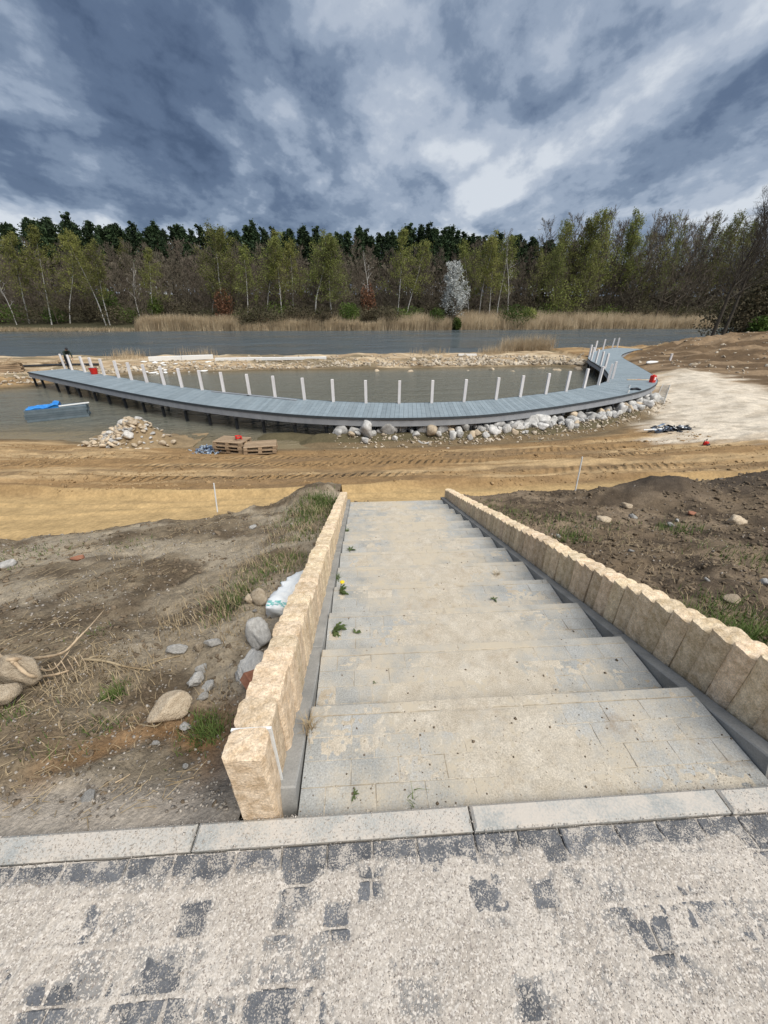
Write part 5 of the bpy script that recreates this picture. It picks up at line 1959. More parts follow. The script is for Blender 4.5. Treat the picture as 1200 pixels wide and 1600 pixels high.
def build_weeds():
    rng = np.random.default_rng(67)
    def tread_pt(px, py):
        d = ray(px, py)
        for i in range(NT):
            p = at(px, py, TZ[i])
            if p[1] <= NOSE[i] and p[1] >= (Y0 if i == 0 else NOSE[i - 1]) - .03:
                return p
        return at(px, py, TZ[0])
    def leaf(mb, L, a, el, w):
        d = np.array([math.cos(a) * math.cos(el), math.sin(a) * math.cos(el), math.sin(el)])
        s = np.array([-math.sin(a), math.cos(a), 0])
        V = []
        n = 7
        for k in range(n + 1):
            u = k / n
            c = d * L * u + np.array([0, 0, -.35 * L * u * u + .004])
            ww = w * math.sin(math.pi * min(u * .9 + .08, 1)) * (1 if k % 2 else .45)
            V += [c - s * ww + np.array((0, 0, .25 * ww)), c, c + s * ww + np.array((0, 0, .25 * ww))]
        F = []
        for k in range(n):
            for q in (0, 1):
                F.append((3 * k + q, 3 * k + q + 1, 3 * k + 3 + q + 1, 3 * k + 3 + q))
        mb.add(V, F)
    for px, py, r, nl, flower, lab in [(531, 925, .095, 13, True, 'dandelion with a yellow flower growing from the left side joint of the stairs'), (521, 985, .10, 12, False, 'flowerless dandelion rosette at the left edge of the stairs, above the tuft of dry grass'),
                                       (556, 990, .05, 6, False, 'tiny weed in a paver joint beside the flowerless rosette'), (548, 860, .08, 9, False, 'small weed rosette high on the stairs at the left kerb'),
                                       (553, 1243, .03, 5, False, 'seedling by a brown pebble on the top tread'), (585, 1068, .02, 4, False, 'minute seedling on the second tread'),
                                       (772, 937, .05, 6, False, 'flat weed in the joints in the middle of the stairs')]:
        p = tread_pt(px, py)
        if px < 560:
            p[0] = max(p[0], XL + .012)
        w = thing('weed', lab, 'weed', p)
        for k in range(nl):
            mb = MB()
            a = rng.uniform(-1.4, 1.4) if px < 540 else rng.uniform(0, 6.28)
            leaf(mb, r * rng.uniform(.6, 1.2), a, rng.uniform(.15, .8), r * .16)
            mb.build('leaf', MAT['weed'], w)
        if flower:
            V, F = tube_vf([(0, 0, 0), (.01, 0, .06), (.025, .0, .10)], .003, 5)
            obj('stem', to_mesh('stem', V, F), MAT['weed'], w)
            W, F = ICO[2]
            obj('flower', to_mesh('flower', W * np.array((.021, .021, .012)), F), MAT['yellow'], w, (.026, 0, .106))
    # tufts of dry and green blades in the side joints
    for px, py, n, h, dead, lab in [(492, 1135, 60, .06, True, 'tuft of dry grass rooted where the side kerb meets the second tread'), (645, 1252, 9, .05, False, 'sparse grass shoots at the back of the top tread'), (528, 905, 40, .06, False, 'thin grass in the left joint above the dandelion'),
                                    (543, 830, 50, .07, False, 'grass along the left side joint near the bottom of the stairs'), (775, 898, 30, .05, True, 'dry wisp at the right side kerb halfway down')]:
        p = tread_pt(px, py)
        if px < 540:
            p[0] = XL + .008
        P = np.tile(p, (n, 1)) + np.stack([rng.normal(0, .014, n), rng.normal(0, .02, n), np.zeros(n)], 1)
        V, F = blades(P - p, h * rng.uniform(.5, 1.2, n), rng, w=.0022, lean=.8)
        o = obj('grass_tuft', to_mesh('grass_tuft', V, F), MAT['straw' if dead else 'grass'], None, p)
        tag(o, lab, 'grass tuft')


build_weeds()

# ------------------------------------------------------------------ person on the boardwalk
def build_person():
    p = at(113.5, 575.5, DECK)
    root = thing('person', 'person in a dark jacket and dark trousers bending forward by the last white posts', 'person', (p[0], p[1] - .25, DECK + .005), math.radians(-35))
    J = {'pel': (0, 0, .86, .15), 'sp': (.10, 0, 1.02, .145), 'ch': (.26, 0, 1.20, .165), 'nk': (.40, 0, 1.33, .06), 'hd': (.47, 0, 1.41, .085), 'ht': (.54, 0, 1.48, .08),
         'hl': (0, .1, .82, .11), 'kl': (.10, .12, .46, .075), 'al': (-.02, .12, .08, .05), 'tl': (.14, .13, .035, .045),
         'hr': (0, -.1, .82, .11), 'kr': (.13, -.12, .46, .075), 'ar': (.03, -.13, .08, .05), 'tr': (.19, -.14, .035, .045),
         'sl': (.30, .19, 1.22, .075), 'el': (.42, .22, .97, .05), 'wl': (.55, .15, .78, .036), 'ml': (.60, .13, .71, .035),
         'sr': (.30, -.19, 1.22, .075), 'er': (.42, -.22, .97, .05), 'wr': (.55, -.15, .78, .036), 'mr': (.60, -.13, .71, .035)}
    E_ = [('pel', 'sp'), ('sp', 'ch'), ('ch', 'nk'), ('nk', 'hd'), ('hd', 'ht'), ('pel', 'hl'), ('hl', 'kl'), ('kl', 'al'), ('al', 'tl'), ('pel', 'hr'), ('hr', 'kr'), ('kr', 'ar'), ('ar', 'tr'),
          ('ch', 'sl'), ('sl', 'el'), ('el', 'wl'), ('wl', 'ml'), ('ch', 'sr'), ('sr', 'er'), ('er', 'wr'), ('wr', 'mr')]
    for s_, w in (('l', 1), ('r', -1)):
        m = np.array(J['m' + s_][:3])
        for k in range(5):
            n1, n2 = f'f{s_}{k}a', f'f{s_}{k}b'
            off = np.array((.015 + .005 * (k == 2), w * (-.03 + .016 * k), -.035)) if k < 4 else np.array((.03, -w * .03, .0))
            J[n1] = (*(m + off), .0095)
            J[n2] = (*(m + off * 1.8 + np.array((-.008, 0, -.01))), .008)
            E_ += [('m' + s_, n1), (n1, n2)]
    keys = list(J)
    me = bpy.data.meshes.new('body')
    me.from_pydata([J[k][:3] for k in keys], [(keys.index(a), keys.index(b)) for a, b in E_], [])
    ob = bpy.data.objects.new('tmp', me)
    COL.objects.link(ob)
    md = ob.modifiers.new('skin', 'SKIN')
    for i, k in enumerate(keys):
        me.skin_vertices[0].data[i].radius = (J[k][3], J[k][3])
    me.skin_vertices[0].data[0].use_root = True
    ob.modifiers.new('sub', 'SUBSURF').levels = 2
    dg = bpy.context.evaluated_depsgraph_get()
    m2 = bpy.data.meshes.new_from_object(ob.evaluated_get(dg))
    bpy.data.objects.remove(ob)
    body = obj('body', m2, [MAT['jacket'], MAT['trousers'], MAT['skin'], MAT['black']], root)
    mi = []
    for f in m2.polygons:
        c = f.center
        if c.x > .40 and c.z > 1.31 or (c.z < .80 and c.x > .50):
            mi.append(2)
        elif c.z < .13:
            mi.append(3)
        elif c.z < .88 and c.x < .36:
            mi.append(1)
        else:
            mi.append(0)
    m2.polygons.foreach_set('material_index', mi)
    m2.polygons.foreach_set('use_smooth', np.ones(len(m2.polygons), bool))
    W, F = ICO[3]
    W = W * np.array((.105, .098, .10)) * (1 + .05 * (fbm(W[:, 0] * 4 + 5, W[:, 1] * 4 + W[:, 2] * 3 + 5, 3, 2)[:, None] - .5))
    keep = [tuple(f) for f in F if W[f].mean(0)[2] > -.02 or W[f].mean(0)[0] < -.03]
    obj('hair', to_mesh('hair', W, keep, True), MAT['black'], root, (.485, 0, 1.45), (0, .6, 0))


build_person()

# ------------------------------------------------------------------ trees
def grow(rng, H, r0, n1, n2, n3, start=.25, spread=.9, upb=.25, wob=.10, len1=.36, lean=0.0, wig=1.0, twr=.02, taper=.75):
    """tapered branching skeleton -> (trunk segs, limb segs, twig segs, tips)"""
    trunk, limb, twig, tips = [], [], [], []

    def path(p, d, L, ra, rb, n, w, up):
        pts = [p]
        for k in range(n):
            d = d + rng.normal(0, w, 3) + np.array([0, 0, up])
            d = d / np.linalg.norm(d)
            pts.append(pts[-1] + d * L / n)
        return pts, np.linspace(ra, rb, n + 1), d
    d0 = np.array([math.sin(lean), 0, math.cos(lean)])
    P, R, _ = path(np.zeros(3), d0, H, r0, r0 * .12, 12, wob * .35, .02)
    trunk.append((P, R))
    for i in range(n1):
        u = start + (1 - start) * (i + rng.random()) / n1
        k = min(int(u * 12), 11)
        f = u * 12 - k
        p = P[k] * (1 - f) + P[k + 1] * f
        a = i * 2.4 + rng.normal(0, .5)
        el = .2 + .7 * u + rng.normal(0, .15)
        d = np.array([math.cos(a) * math.cos(el) * spread, math.sin(a) * math.cos(el) * spread, math.sin(el)])
        d /= np.linalg.norm(d)
        L = H * len1 * (1.15 - taper * u) * rng.uniform(.75, 1.25)
        r = R[k] * .5
        Q, RR, _ = path(p, d, L, r, max(r * .2, twr * .7), 6, wob, upb * .35)
        limb.append((Q, RR))
        for j in range(n2):
            v = .25 + .75 * (j + rng.random()) / n2
            kk = min(int(v * 6), 5)
            q = Q[kk]
            dd = Q[kk + 1] - Q[kk]
            dd /= np.linalg.norm(dd)
            d2 = dd + rng.normal(0, .55, 3)
            d2 /= np.linalg.norm(d2)
            L2 = L * .45 * (1.2 - .6 * v) * rng.uniform(.7, 1.3)
            S, SR, _ = path(q, d2, L2, max(RR[kk] * .5, twr), twr * .8, 3, wob * 1.4, upb * .3)
            twig.append((S, SR))
            for m in range(n3):
                e = S[1 + int(rng.integers(3))]
                d3 = d2 + rng.normal(0, .6, 3) + np.array([0, 0, upb])
                d3 /= np.linalg.norm(d3)
                L3 = L2 * .55 * rng.uniform(.6, 1.3)
                T, TR, _ = path(e, d3, L3, twr * .8, twr * .5, 2, wob * 1.6, upb * .3)
                twig.append((T, TR))
                tips.append(T[-1])
                tips.append(T[1])
    return trunk, limb, twig, np.array(tips)


def tubes_mesh(name, segs, n):
    mb = MB()
    for P, R in segs:
        mb.tube(P, R, n, cap=False)
    return mb.mesh(name, n > 5)


def ribbons(segs, rng, wmul=1.0):
    V, F = [], []
    for P, R in segs:
        P = np.array(P)
        d = P[-1] - P[0]
        s = np.cross(d, rng.normal(size=3))
        s /= np.linalg.norm(s) + 1e-9
        b = len(V)
        for p, r in zip(P, R):
            V += [p - s * r * wmul, p + s * r * wmul]
        for k in range(len(P) - 1):
            F.append((b + 2 * k, b + 2 * k + 1, b + 2 * k + 3, b + 2 * k + 2))
    return np.array(V), np.array(F)


def leaf_quads(C, size, rng, droop=0.0):
    n = len(C)
    a = rng.normal(size=(n, 3))
    a /= np.linalg.norm(a, axis=1)[:, None]
    b = np.cross(a, rng.normal(size=(n, 3)))
    b /= np.linalg.norm(b, axis=1)[:, None]
    if droop:
        a = a * (1 - droop) + np.array([0, 0, -1]) * droop
    s = (size * rng.uniform(.6, 1.4, n))[:, None]
    V = np.stack([C - a * s, C + b * s * .6, C + a * s, C - b * s * .6], 1).reshape(-1, 3)
    return V, np.arange(4 * n).reshape(n, 4)


PROTO = {}


def tree_meshes(kind, k):
    """(bark mesh, limb/twig mesh, foliage mesh or None), built once and shared"""
    key = (kind, k)
    if key in PROTO:
        return PROTO[key]
    rng = np.random.default_rng(2000 + hash_kind(kind) * 31 + k)
    H = 20.0
    leaf = None
    if kind == 'bare':
        tr, li, tw, tips = grow(rng, H, .22, 24, 7, 6, .12, .9, .35, .12, .34, twr=.042)
        bm, tm = 'bark', 'twig'
        lf = None
    elif kind == 'alder':
        tr, li, tw, tips = grow(rng, H, .20, 24, 6, 5, .28, .75, .45, .10, .26, twr=.032)
        bm, tm, lf = 'bark', 'twig', ('leaf_birch', .15, 1)
    elif kind == 'birch':
        tr, li, tw, tips = grow(rng, H, .17, 22, 6, 5, .30, .8, .25, .13, .27, lean=.03, twr=.022)
        bm, tm, lf = 'birch', 'twig', ('leaf_birch', .17, 3)
    elif kind == 'bigbirch':
        tr, li, tw, tips = grow(rng, H, .24, 26, 8, 6, .22, .95, .3, .16, .36, twr=.022)
        bm, tm, lf = 'birch', 'twig', ('leaf_birch', .17, 3)
    elif kind == 'green':
        tr, li, tw, tips = grow(rng, H, .24, 26, 7, 5, .2, .9, .35, .12, .32, twr=.03)
        bm, tm, lf = 'bark', 'twig', ('leaf_birch', .17, 2)
    elif kind == 'blossom':
        tr, li, tw, tips = grow(rng, H, .3, 26, 8, 5, .12, 1.0, .3, .12, .36, twr=.04)
        bm, tm, lf = 'bark', 'twig', ('blossom', .26, 3)
    elif kind == 'snag':
        tr, li, tw, tips = grow(rng, H, .17, 9, 2, 2, .35, .7, .4, .13, .2, lean=.02, twr=.03)
        bm, tm, lf = 'birch', 'birch', None
    elif kind == 'big':
        tr, li, tw, tips = grow(rng, H, .36, 28, 8, 8, .30, .85, .40, .13, .33, twr=.018)
        bm, tm, lf = 'darkbark', 'darkbark', None
    elif kind == 'pine':
        tr, li, tw, tips = grow(rng, H, .2, 40, 3, 0, .25, 1.0, .06, .10, .22, twr=.03, taper=1.0)
        bm, tm, lf = 'pinebark', 'pinebark', None
        C = []
        for P, R in li:
            for q in P[2:]:
                C.append(q + rng.normal(0, .30, (7, 3)) * np.array((1, 1, .6)))
        for P, R in tw:
            C.append(P[-1] + rng.normal(0, .26, (7, 3)))
        tp = np.array(tr[0][0])
        for q in range(60):
            u = q / 59
            c = tp[-3] * (1 - u) + tp[-1] * u
            C.append(c + rng.normal(0, .06 + .42 * (1 - u), (4, 3)) * np.array((1, 1, .8)))
        C = np.concatenate(C)
        V, F = leaf_quads(C, .27, rng)
        leaf = to_mesh('needles', V, F)
        leaf.materials.append(MAT['needle'])
    if kind != 'pine' and lf:
        C = np.repeat(tips, lf[2], 0) + rng.normal(0, .32, (len(tips) * lf[2], 3))
        V, F = leaf_quads(C, lf[1], rng, .3 if 'birch' in kind else 0)
        leaf = to_mesh('foliage', V, F)
        leaf.materials.append(MAT[lf[0]])
    trunk = tubes_mesh('trunk', tr, 8 if kind == 'big' else 6)
    trunk.materials.append(MAT[bm])
    mbl = MB()
    for P, R in li:
        mbl.tube(P, R, 4, cap=False)
    if tw:
        V, F = ribbons(tw, rng)
        mbl.add(V, F)
    limbs = mbl.mesh('limbs')
    limbs.materials.append(MAT[tm])
    PROTO[key] = (trunk, limbs, leaf)
    return PROTO[key]


def tree(name, kind, k, pos, H, label, group=None, rz=0.0, lean=(0, 0), wx=1.0, cat='tree'):
    t = thing(name, label, cat, pos, 0, group)
    t.rotation_euler = (lean[0], lean[1], rz)
    t.scale = (H / 20 * wx, H / 20 * wx, H / 20)
    a, b, c = tree_meshes(kind, k)
    obj('trunk', a, None, t)
    cr = obj('crown', b, None, t)
    if c is not None:
        obj('foliage' if kind != 'pine' else 'needles', c, None, cr)
    return t


def build_forest():
    rng = np.random.default_rng(71)
    def G(x, y):
        return gz(x, y) - .15
    # --- pine skyline
    sky = np.array([(-80, 352), (0, 353), (40, 347), (60, 343), (85, 336), (105, 341), (120, 350), (150, 354), (190, 352), (240, 352), (300, 356), (350, 360), (400, 352), (440, 362), (475, 353), (500, 366), (540, 364), (570, 358), (600, 362), (640, 352), (690, 356), (720, 358), (745, 370), (800, 368), (850, 374), (880, 380)])
    x = -70
    rows = [(168, 0), (176, 3), (160, 16)]
    for Y, dy in rows:
        x = -75.0
        while x < (905 if Y > 165 else 860):
            top = np.interp(x, sky[:, 0], sky[:, 1]) + dy + abs(rng.normal(0, 7)) - 2
            yy = Y + rng.normal(0, 2)
            q = aty(x, top, yy)
            g = G(q[0], yy)
            H = q[2] - g
            tree('pine_tree', 'pine', int(rng.integers(5)), (q[0], yy, g), H, 'dark green pine standing in the forest rising behind the bare trees', 'pines on the far ridge', rng.uniform(0, 6), (rng.normal(0, .02), rng.normal(0, .02)), rng.uniform(.9, 1.3))
            x += rng.uniform(8, 14) if Y > 165 else rng.uniform(18, 34)
    # --- brown leafless trees filling the wood
    n = 0
    for Y, top0, step in ((150, 392, 15), (140, 404, 18), (131, 420, 20), (124, 447, 24)):
        x = -90.0
        while x < 1290:
            off = 0 if x < 860 else (-36 if Y > 135 else -10)
            top = top0 + off + rng.normal(0, 8)
            yy = Y + rng.normal(0, 2.5) + (8 if x > 800 else 0)
            q = aty(x, top, yy)
            g = G(q[0], yy)
            tree('bare_tree', 'bare' if rng.random() < (.97 if x < 840 else .6) else 'alder', int(rng.integers(5)), (q[0], yy, g), q[2] - g, 'leafless brown tree in the thick wood across the lake', 'bare brown trees across the lake', rng.uniform(0, 6), (rng.normal(0, .04), rng.normal(0, .04)), rng.uniform(.8, 1.25))
            x += step * rng.uniform(.7, 1.4)
    # --- depth of the wood: stems and twig mass too far in to tell apart
    n = 26000
    px = rng.uniform(-110, 1310, n)
    Yd = rng.uniform(146, 182, n)
    d = _fw[:, None] + np.outer(_rt, (px - 600) / FPX)
    X = d[0] / d[1] * Yd * 1.0
    X = X + 0
    gzv = ground_z(X, Yd)
    Cc = np.stack([X, Yd, gzv + rng.random(n) ** 1.1 * 13.5], 1)
    V, F = leaf_quads(Cc, .75, rng)
    o = obj('deep_wood', to_mesh('deep_wood', V, F), MAT['twig'])
    tag(o, 'brown twig mass deep inside the wood across the lake', 'wood', kind='stuff')
    n = 16000
    px = rng.uniform(-100, 880, n)
    Yd = rng.uniform(178, 190, n)
    tp = np.array([aty(a, np.interp(a, sky[:, 0], sky[:, 1]) + 9, b) for a, b in zip(px, Yd)])
    gv = ground_z(tp[:, 0], Yd)
    Cc = np.stack([tp[:, 0], Yd, gv + (tp[:, 2] - gv) * (1 - .6 * rng.random(n) ** 1.3) * (1 - .10 * fbm(tp[:, 0] * .25, Yd * .25, 3, 3))], 1)
    V, F = leaf_quads(Cc, .55, rng)
    o = obj('deep_pine_wood', to_mesh('deep_pine_wood', V, F), MAT['needle'])
    tag(o, 'dark evergreen mass filling the wood behind the pine tops', 'wood', kind='stuff')
    # --- birches with young leaves: base, top in photo pixels, distance
    B = [((44, 500), (28, 372), 121, 'birch'), ((80, 505), (48, 366), 119, 'birch'), ((108, 500), (92, 372), 121, 'birch'), ((165, 507), (118, 372), 118, 'birch'), ((172, 508), (138, 385), 118.5, 'birch'),
         ((236, 497), (228, 397), 120, 'birch'), ((345, 480), (347, 371), 124, 'bigbirch'), ((385, 490), (384, 392), 121, 'birch'), ((414, 483), (416, 372), 125, 'birch'), ((439, 488), (428, 372), 122, 'birch'),
         ((328, 480), (325, 410), 124, 'birch'), ((492, 482), (492, 378), 122, 'bigbirch'), ((518, 480), (512, 392), 124, 'bigbirch'), 
         ((620, 485), (629, 370), 124, 'birch'), ((634, 486), (650, 384), 123, 'birch'), ((735, 470), (728, 385), 126, 'birch'), ((750, 482), (752, 376), 124, 'birch'), ((765, 484), (770, 384), 123, 'birch'), ((778, 484), (782, 380), 124, 'birch'), ((455, 470), (456, 384), 128, 'birch')]
    for i, (b, t, Y, kind) in enumerate(B):
        q0, q1 = aty(b[0], b[1], Y), aty(t[0], t[1], Y)
        g = G(q0[0], Y)
        H = q1[2] - g
        ln = math.atan2(q1[0] - q0[0], H)
        leaning = abs(ln) > .12
        tree('birch_tree', kind, i % 4, (q0[0], Y, g), H / math.cos(ln), 'broad many-limbed birch with fresh leaves standing among slimmer ones' if kind == 'bigbirch' else ('white-stemmed birch leaning over the far shore' if leaning else 'slim upright birch with thin new leaves at the far shore'),
             'broad birches across the lake' if kind == 'bigbirch' else ('leaning birches across the lake' if leaning else 'upright birches across the lake'), rng.uniform(-.3, .3), (rng.normal(0, .02), ln), 1.05 if kind == 'birch' else 1.2)
    # bare white snags
    for b, t, Y, lab in [((219, 497), (197, 412), 119, 'crooked leafless white stem leaning beside a leafy birch'), ((796, 480), (803, 384), 122, 'leafless white birch stem standing above the reeds'), ((20, 492), (-5, 420), 119, 'leaning bare white stem at the left end of the wood'), ((575, 440), (577, 395), 130, 'short pale broken stem between bare trees')]:
        q0, q1 = aty(b[0], b[1], Y), aty(t[0], t[1], Y)
        g = G(q0[0], Y)
        H = q1[2] - g
        ln = math.atan2(q1[0] - q0[0], H)
        tree('dead_birch', 'snag', hash_kind(lab) % 3, (q0[0], Y, g), H, lab, None, 0, (0, ln), 1.1)
    # white blossom
    Y = 118.5
    q = aty(717, 421, Y)
    g = G(q[0], Y)
    tree('blossom_tree', 'blossom', 0, (q[0], Y, g), q[2] - g, 'cherry-like tree covered in white blossom at the far shore', None, 1.0, (0, .02), 1.05)
    # tall trees with pale new leaves on the right
    for b, t, Y in [(880, 366, 140), (905, 362, 138), (935, 352, 135), (960, 344, 134), (985, 350, 136), (1005, 362, 134), (885, 395, 128), (925, 390, 128)]:
        q = aty(b, t, Y)
        g = G(q[0], Y)
        tree('leafing_tree', 'green', int(rng.integers(3)), (q[0], Y, g), q[2] - g, 'tall tree with yellow green new leaves in the wood behind the reed belt', 'leafing trees behind the reeds', rng.uniform(0, 6), (0, rng.normal(.04, .03)), rng.uniform(.75, 1.0))
    for b, t, Y in [(1030, 352, 130), (1050, 356, 126), (1075, 350, 126), (1095, 343, 124), (1115, 352, 126), (1015, 366, 124), (1060, 372, 118), (1090, 376, 118), (1135, 350, 128), (1160, 345, 128), (1190, 352, 126), (1220, 350, 126)]:
        q = aty(b, t, Y + 6)
        g = G(q[0], Y + 6)
        tree('tall_bare_tree', 'alder' if rng.random() < .35 else 'bare', int(rng.integers(5)), (q[0], Y + 6, g), q[2] - g, 'tall leafless tree at the right end of the wood', 'tall bare trees behind the reed belt', rng.uniform(0, 6), (0, .05 + rng.normal(0, .03)), .8)
    # the two leaning trees on the near right bank
    for b, t, zz, lab, nm, kk in [((1112, 527), (1182, 296), -1.55, 'large bare tree leaning right from the shore bank beyond the earth hill', 'leaning_tree', 0), ((1128, 526), (1215, 330), -1.5, 'second dark leaning tree right beside the largest bare tree', 'leaning_tree', 1),
                                   ((1190, 500), (1225, 300), -1.6, 'tall bare tree standing behind the log pile', 'leaning_tree', 2)]:
        q0 = at(b[0], b[1], zz)
        zg = gz(q0[0], q0[1])
        q1 = aty(t[0], t[1], q0[1] + 1)
        H = q1[2] - zg
        ln = math.atan2(q1[0] - q0[0], H)
        tree(nm, 'big', kk, (q0[0], q0[1], zg - .3), H / math.cos(ln), lab, None, rng.uniform(-.2, .2), (0, ln), .85)
    # --- shrubs along the far shore
    def shrub(px, py, wpx, hpx, Y, m, lab, group=None, n=1500, nm='shrub', bare=False):
        q = aty(px, py, Y)
        w = abs(aty(px + wpx / 2, py, Y)[0] - aty(px - wpx / 2, py, Y)[0])
        h = aty(px, py - hpx, Y)[2] - q[2]
        g = G(q[0], Y)
        t = thing(nm, lab, 'shrub', (q[0], Y, g), rng.uniform(0, 6), group)
        h += q[2] - g
        C = rng.normal(size=(n, 3))
        C /= np.linalg.norm(C, axis=1)[:, None]
        C *= (rng.random(n) ** .45)[:, None]
        lob = 1 + .35 * (fbm(C[:, 0] * 2 + 9, C[:, 1] * 2 + C[:, 2] * 2 + 9, int(px), 3) - .5)[:, None] * 2
        C = C * lob * np.array((w / 2, w / 2, h / 2)) + np.array((0, 0, h / 2))
        C = C[C[:, 2] > 0]
        V, F = leaf_quads(C, .22, rng)
        obj('foliage', to_mesh('foliage', V, F), MAT[m], t)
        st = []
        for k in range(9):
            e = np.array((rng.normal(0, w * .3), rng.normal(0, w * .3), h * rng.uniform(.5, .95)))
            st.append(([np.zeros(3), e * .5 + rng.normal(0, .15, 3), e], [.06, .045, .02]))
        obj('stems', tubes_mesh('stems', st, 4), MAT['twig'], t)
    for a in [(805, 492, 46, 16, 117, 'leaf_green', 'rounded bright green shrub in front of the reed belt'), (828, 488, 26, 10, 119, 'leaf_birch', 'low yellow green shrub beside the rounded bright green one'), (245, 488, 26, 28, 121, 'leaf_green', 'fresh green bush beside the leafy birch on the left shore'),
              (172, 482, 34, 34, 124, 'leaf_green', 'dark fresh green bush among the leaning birches'), (350, 482, 32, 32, 120, 'leaf_red', 'rust coloured bush in front of the broad birch'), (576, 466, 26, 24, 124, 'leaf_red', 'reddish brown bush deep in the wood'),
              (682, 498, 26, 18, 116, 'leaf_green', 'grass green bush beside the white blossom tree'), (713, 512, 14, 15, 114.2, 'leaf_green', 'small vivid green bush at the waterline below the white blossom'), (545, 492, 34, 22, 117, 'leaf_green', 'dull green bush between reed clumps'),
              (880, 478, 60, 46, 126, 'leaf_birch', 'wide pale green bush behind the reed belt'), (1192, 512, 36, 22, 62, 'leaf_green', 'dark green bush beside the log pile')]:
        shrub(*a)
    x = -80
    while x < 1280:
        shrub(x, 498, rng.uniform(34, 62), rng.uniform(14, 34), 121.5 + rng.normal(0, 1.2) + (6 if x > 720 else 0), 'leaf_olive' if rng.random() < .68 else 'leaf_green', 'olive brown undergrowth shrub at the edge of the far wood', 'undergrowth shrubs across the lake', 700, 'undergrowth_shrub')
        x += rng.uniform(20, 36)
    # brown brushy willows behind the middle reeds
    for x in (385, 405, 430, 455, 478, 505, 590, 610):
        shrub(x, 505, 36, rng.uniform(20, 32), 116 + rng.normal(0, .8), 'leaf_olive', 'brown brushy willow scrub just behind the middle reed clumps', 'willow scrub behind the reeds', 900, 'willow_shrub')
    # green boughs hanging low at the right
    for px, py, w, h in [(1150, 505, 90, 62), (1190, 480, 80, 90), (1215, 450, 80, 110)]:
        shrub(px, py, w, h, 66, 'leaf_olive', 'olive thicket of twigs behind the leaning trees', 'thicket behind the leaning trees', 2600, 'thicket')


build_forest()


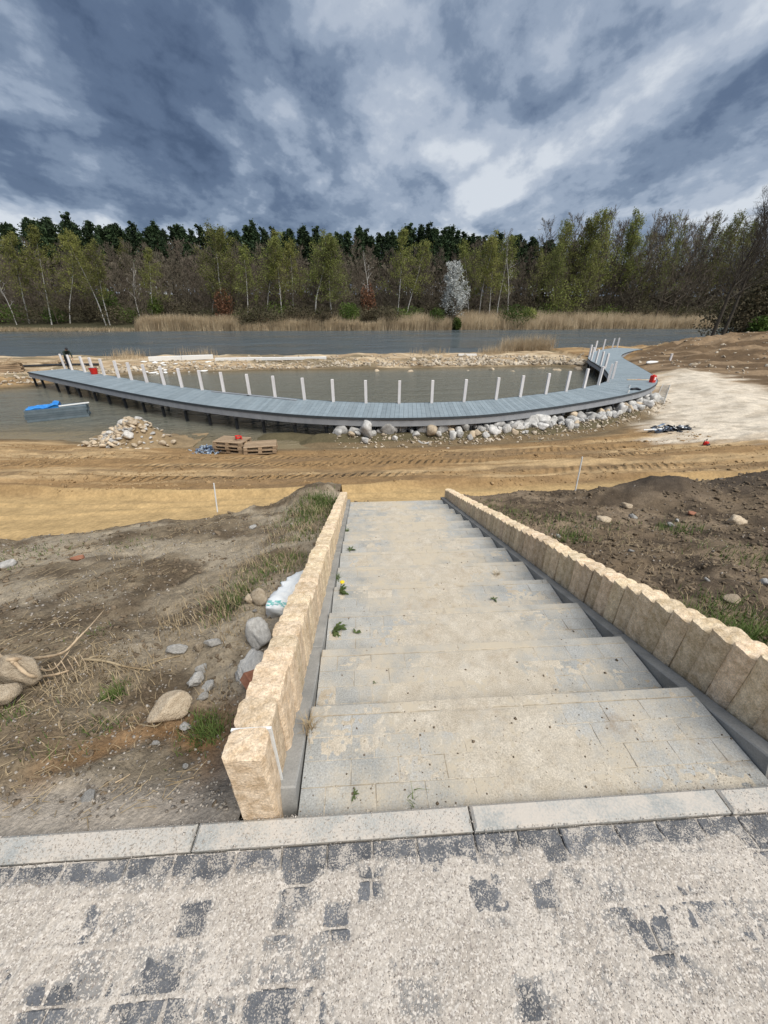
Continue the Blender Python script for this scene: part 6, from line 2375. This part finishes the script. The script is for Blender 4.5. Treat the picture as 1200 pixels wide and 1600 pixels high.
def build_reeds():
    rng = np.random.default_rng(83)
    def bed(segs, lab, mat_='reed', wind=.35):
        Vs, Fs, n = [], [], 0
        for (x0, x1, Ya, Yb, n_, h) in segs:
            a, b = aty(x0, 510, Ya)[0], aty(x1, 510, Ya)[0]
            x = rng.uniform(a, b, n_)
            y = rng.uniform(Ya, Yb, n_)
            hh = h * rng.uniform(.65, 1.12, n_) * (.72 + .5 * fbm(x * .12, y * .3, 5, 3))
            P = np.stack([x, y, np.maximum(ground_z(x, y), WATER - .1)], 1)
            V, F = blades(P, hh, rng, w=.05, lean=wind, nseg=2, dirs=rng.normal(.1, .9, n_))
            Vs.append(V)
            Fs.append(F + n)
            n += len(V)
        o = obj('reed_bed', to_mesh('reed_bed', np.concatenate(Vs), np.concatenate(Fs)), MAT[mat_])
        tag(o, lab, 'reeds', kind='stuff')
    bed([(208, 372, 112.3, 117, 9000, 3.6), (372, 420, 112.3, 115, 1600, 2.2), (420, 470, 112.3, 115, 1800, 2.8), (470, 560, 112.4, 115, 3600, 2.9), (555, 592, 112.4, 115, 1200, 2.4), (395, 560, 115, 118, 2600, 3.8)], 'golden dry reed belt below the broad birches')
    bed([(590, 706, 112.8, 118, 6500, 3.4)], 'short golden reed belt left of the small green bush')
    bed([(718, 900, 114, 124, 12000, 3.7), (900, 1125, 117.5, 128, 14000, 3.8)], 'long golden reed belt stretching to the leaning trees')
    bed([(-60, 205, 112.2, 114, 3200, .9)], 'low dry grass fringe along the leaning birches')
    # dry reeds on the spit
    def clump(px0, px1, py, n_, h, lab, z=-2.9):
        a, b = at(px0, py, z), at(px1, py, z)
        x = a[0] + (b[0] - a[0]) * rng.beta(2.2, 2.2, n_)
        y = a[1] + rng.uniform(-.8, 1.6, n_)
        P = np.stack([x, y, ground_z(x, y) - .03], 1)
        V, F = blades(P, h * rng.uniform(.45, 1.1, n_), rng, w=.022, lean=.3, nseg=2, dirs=rng.normal(.2, 1.0, n_))
        o = obj('reed_clump', to_mesh('reed_clump', V, F), MAT['spit_reed'])
        tag(o, lab, 'reeds', kind='stuff')
    clump(775, 872, 546, 2600, 2.1, 'pale feathery reed clump growing on the stony spit')
    clump(745, 800, 549, 350, 1.0, 'sparse dry stems beside the feathery reed clump')
    clump(160, 225, 556, 260, 1.1, 'thin dry reeds on the spit behind the first posts', -2.8)
    clump(270, 340, 553, 160, 1.3, 'scattered dry stalks behind the white foam row', -2.8)
    clump(640, 705, 550, 200, .9, 'low dry stalks on the sandy middle of the spit', -2.8)


build_reeds()


def build_logs():
    rng = np.random.default_rng(89)
    grp = []
    for i, (p0, p1, r, lab) in enumerate([((1168, 512), (1200, 523), .16, 'pale debarked log sloping down the crest of the earth hill'), ((1150, 517), (1188, 515), .13, 'dark thin log lying behind the pale debarked one'), ((1182, 518), (1235, 514), .15, 'weathered log at the back of the log pile')]):
        a, b = at(p0[0], p0[1], -1.2), at(p1[0], p1[1], -1.4)
        a[2] = gz(a[0], a[1]) + .35
        b[2] = gz(b[0], b[1]) + .2
        P = [a, (a + b) / 2 + np.array((0, 0, .05)), b]
        V, F = tube_vf(P, [r, r * .9, r * .8], 9)
        o = obj('log', to_mesh('log', V, F, False), MAT['log' if i != 1 else 'bark'])
        tag(o, lab, 'log')
    # brush heap
    p = at(1160, 519, -1.3)
    h = thing('brush_heap', 'dark heap of branches and roots on the crest of the earth hill', 'brush heap', (p[0], p[1], gz(p[0], p[1])))
    for k in range(26):
        a = rng.normal(0, 1.0, 3) * np.array((1.4, .7, .12)) + np.array((0, 0, .15))
        b = a + rng.normal(0, 1, 3) * np.array((.9, .5, .3)) + np.array((0, 0, .2))
        V, F = tube_vf([a, (a + b) / 2 + rng.normal(0, .1, 3), b], [.07, .05, .03], 5)
        obj('branch', to_mesh('branch', V, F), MAT['bark'], h)
    # loose stones and branches on the hill face
    n = 420
    x = rng.uniform(27, 52, n)
    y = rng.uniform(26, 50, n)
    z = ground_z(x, y)
    k = z > WATER + .3
    scatter('hill_stones', [rock_v(1200 + i, 1, 8, 0) for i in range(4)], np.stack([x, y, z + .02], 1)[k], rng.lognormal(math.log(.10), .5, k.sum()), rng, MAT['rubble'], 'stones scattered over the brown earth hill', 'stones')


build_logs()
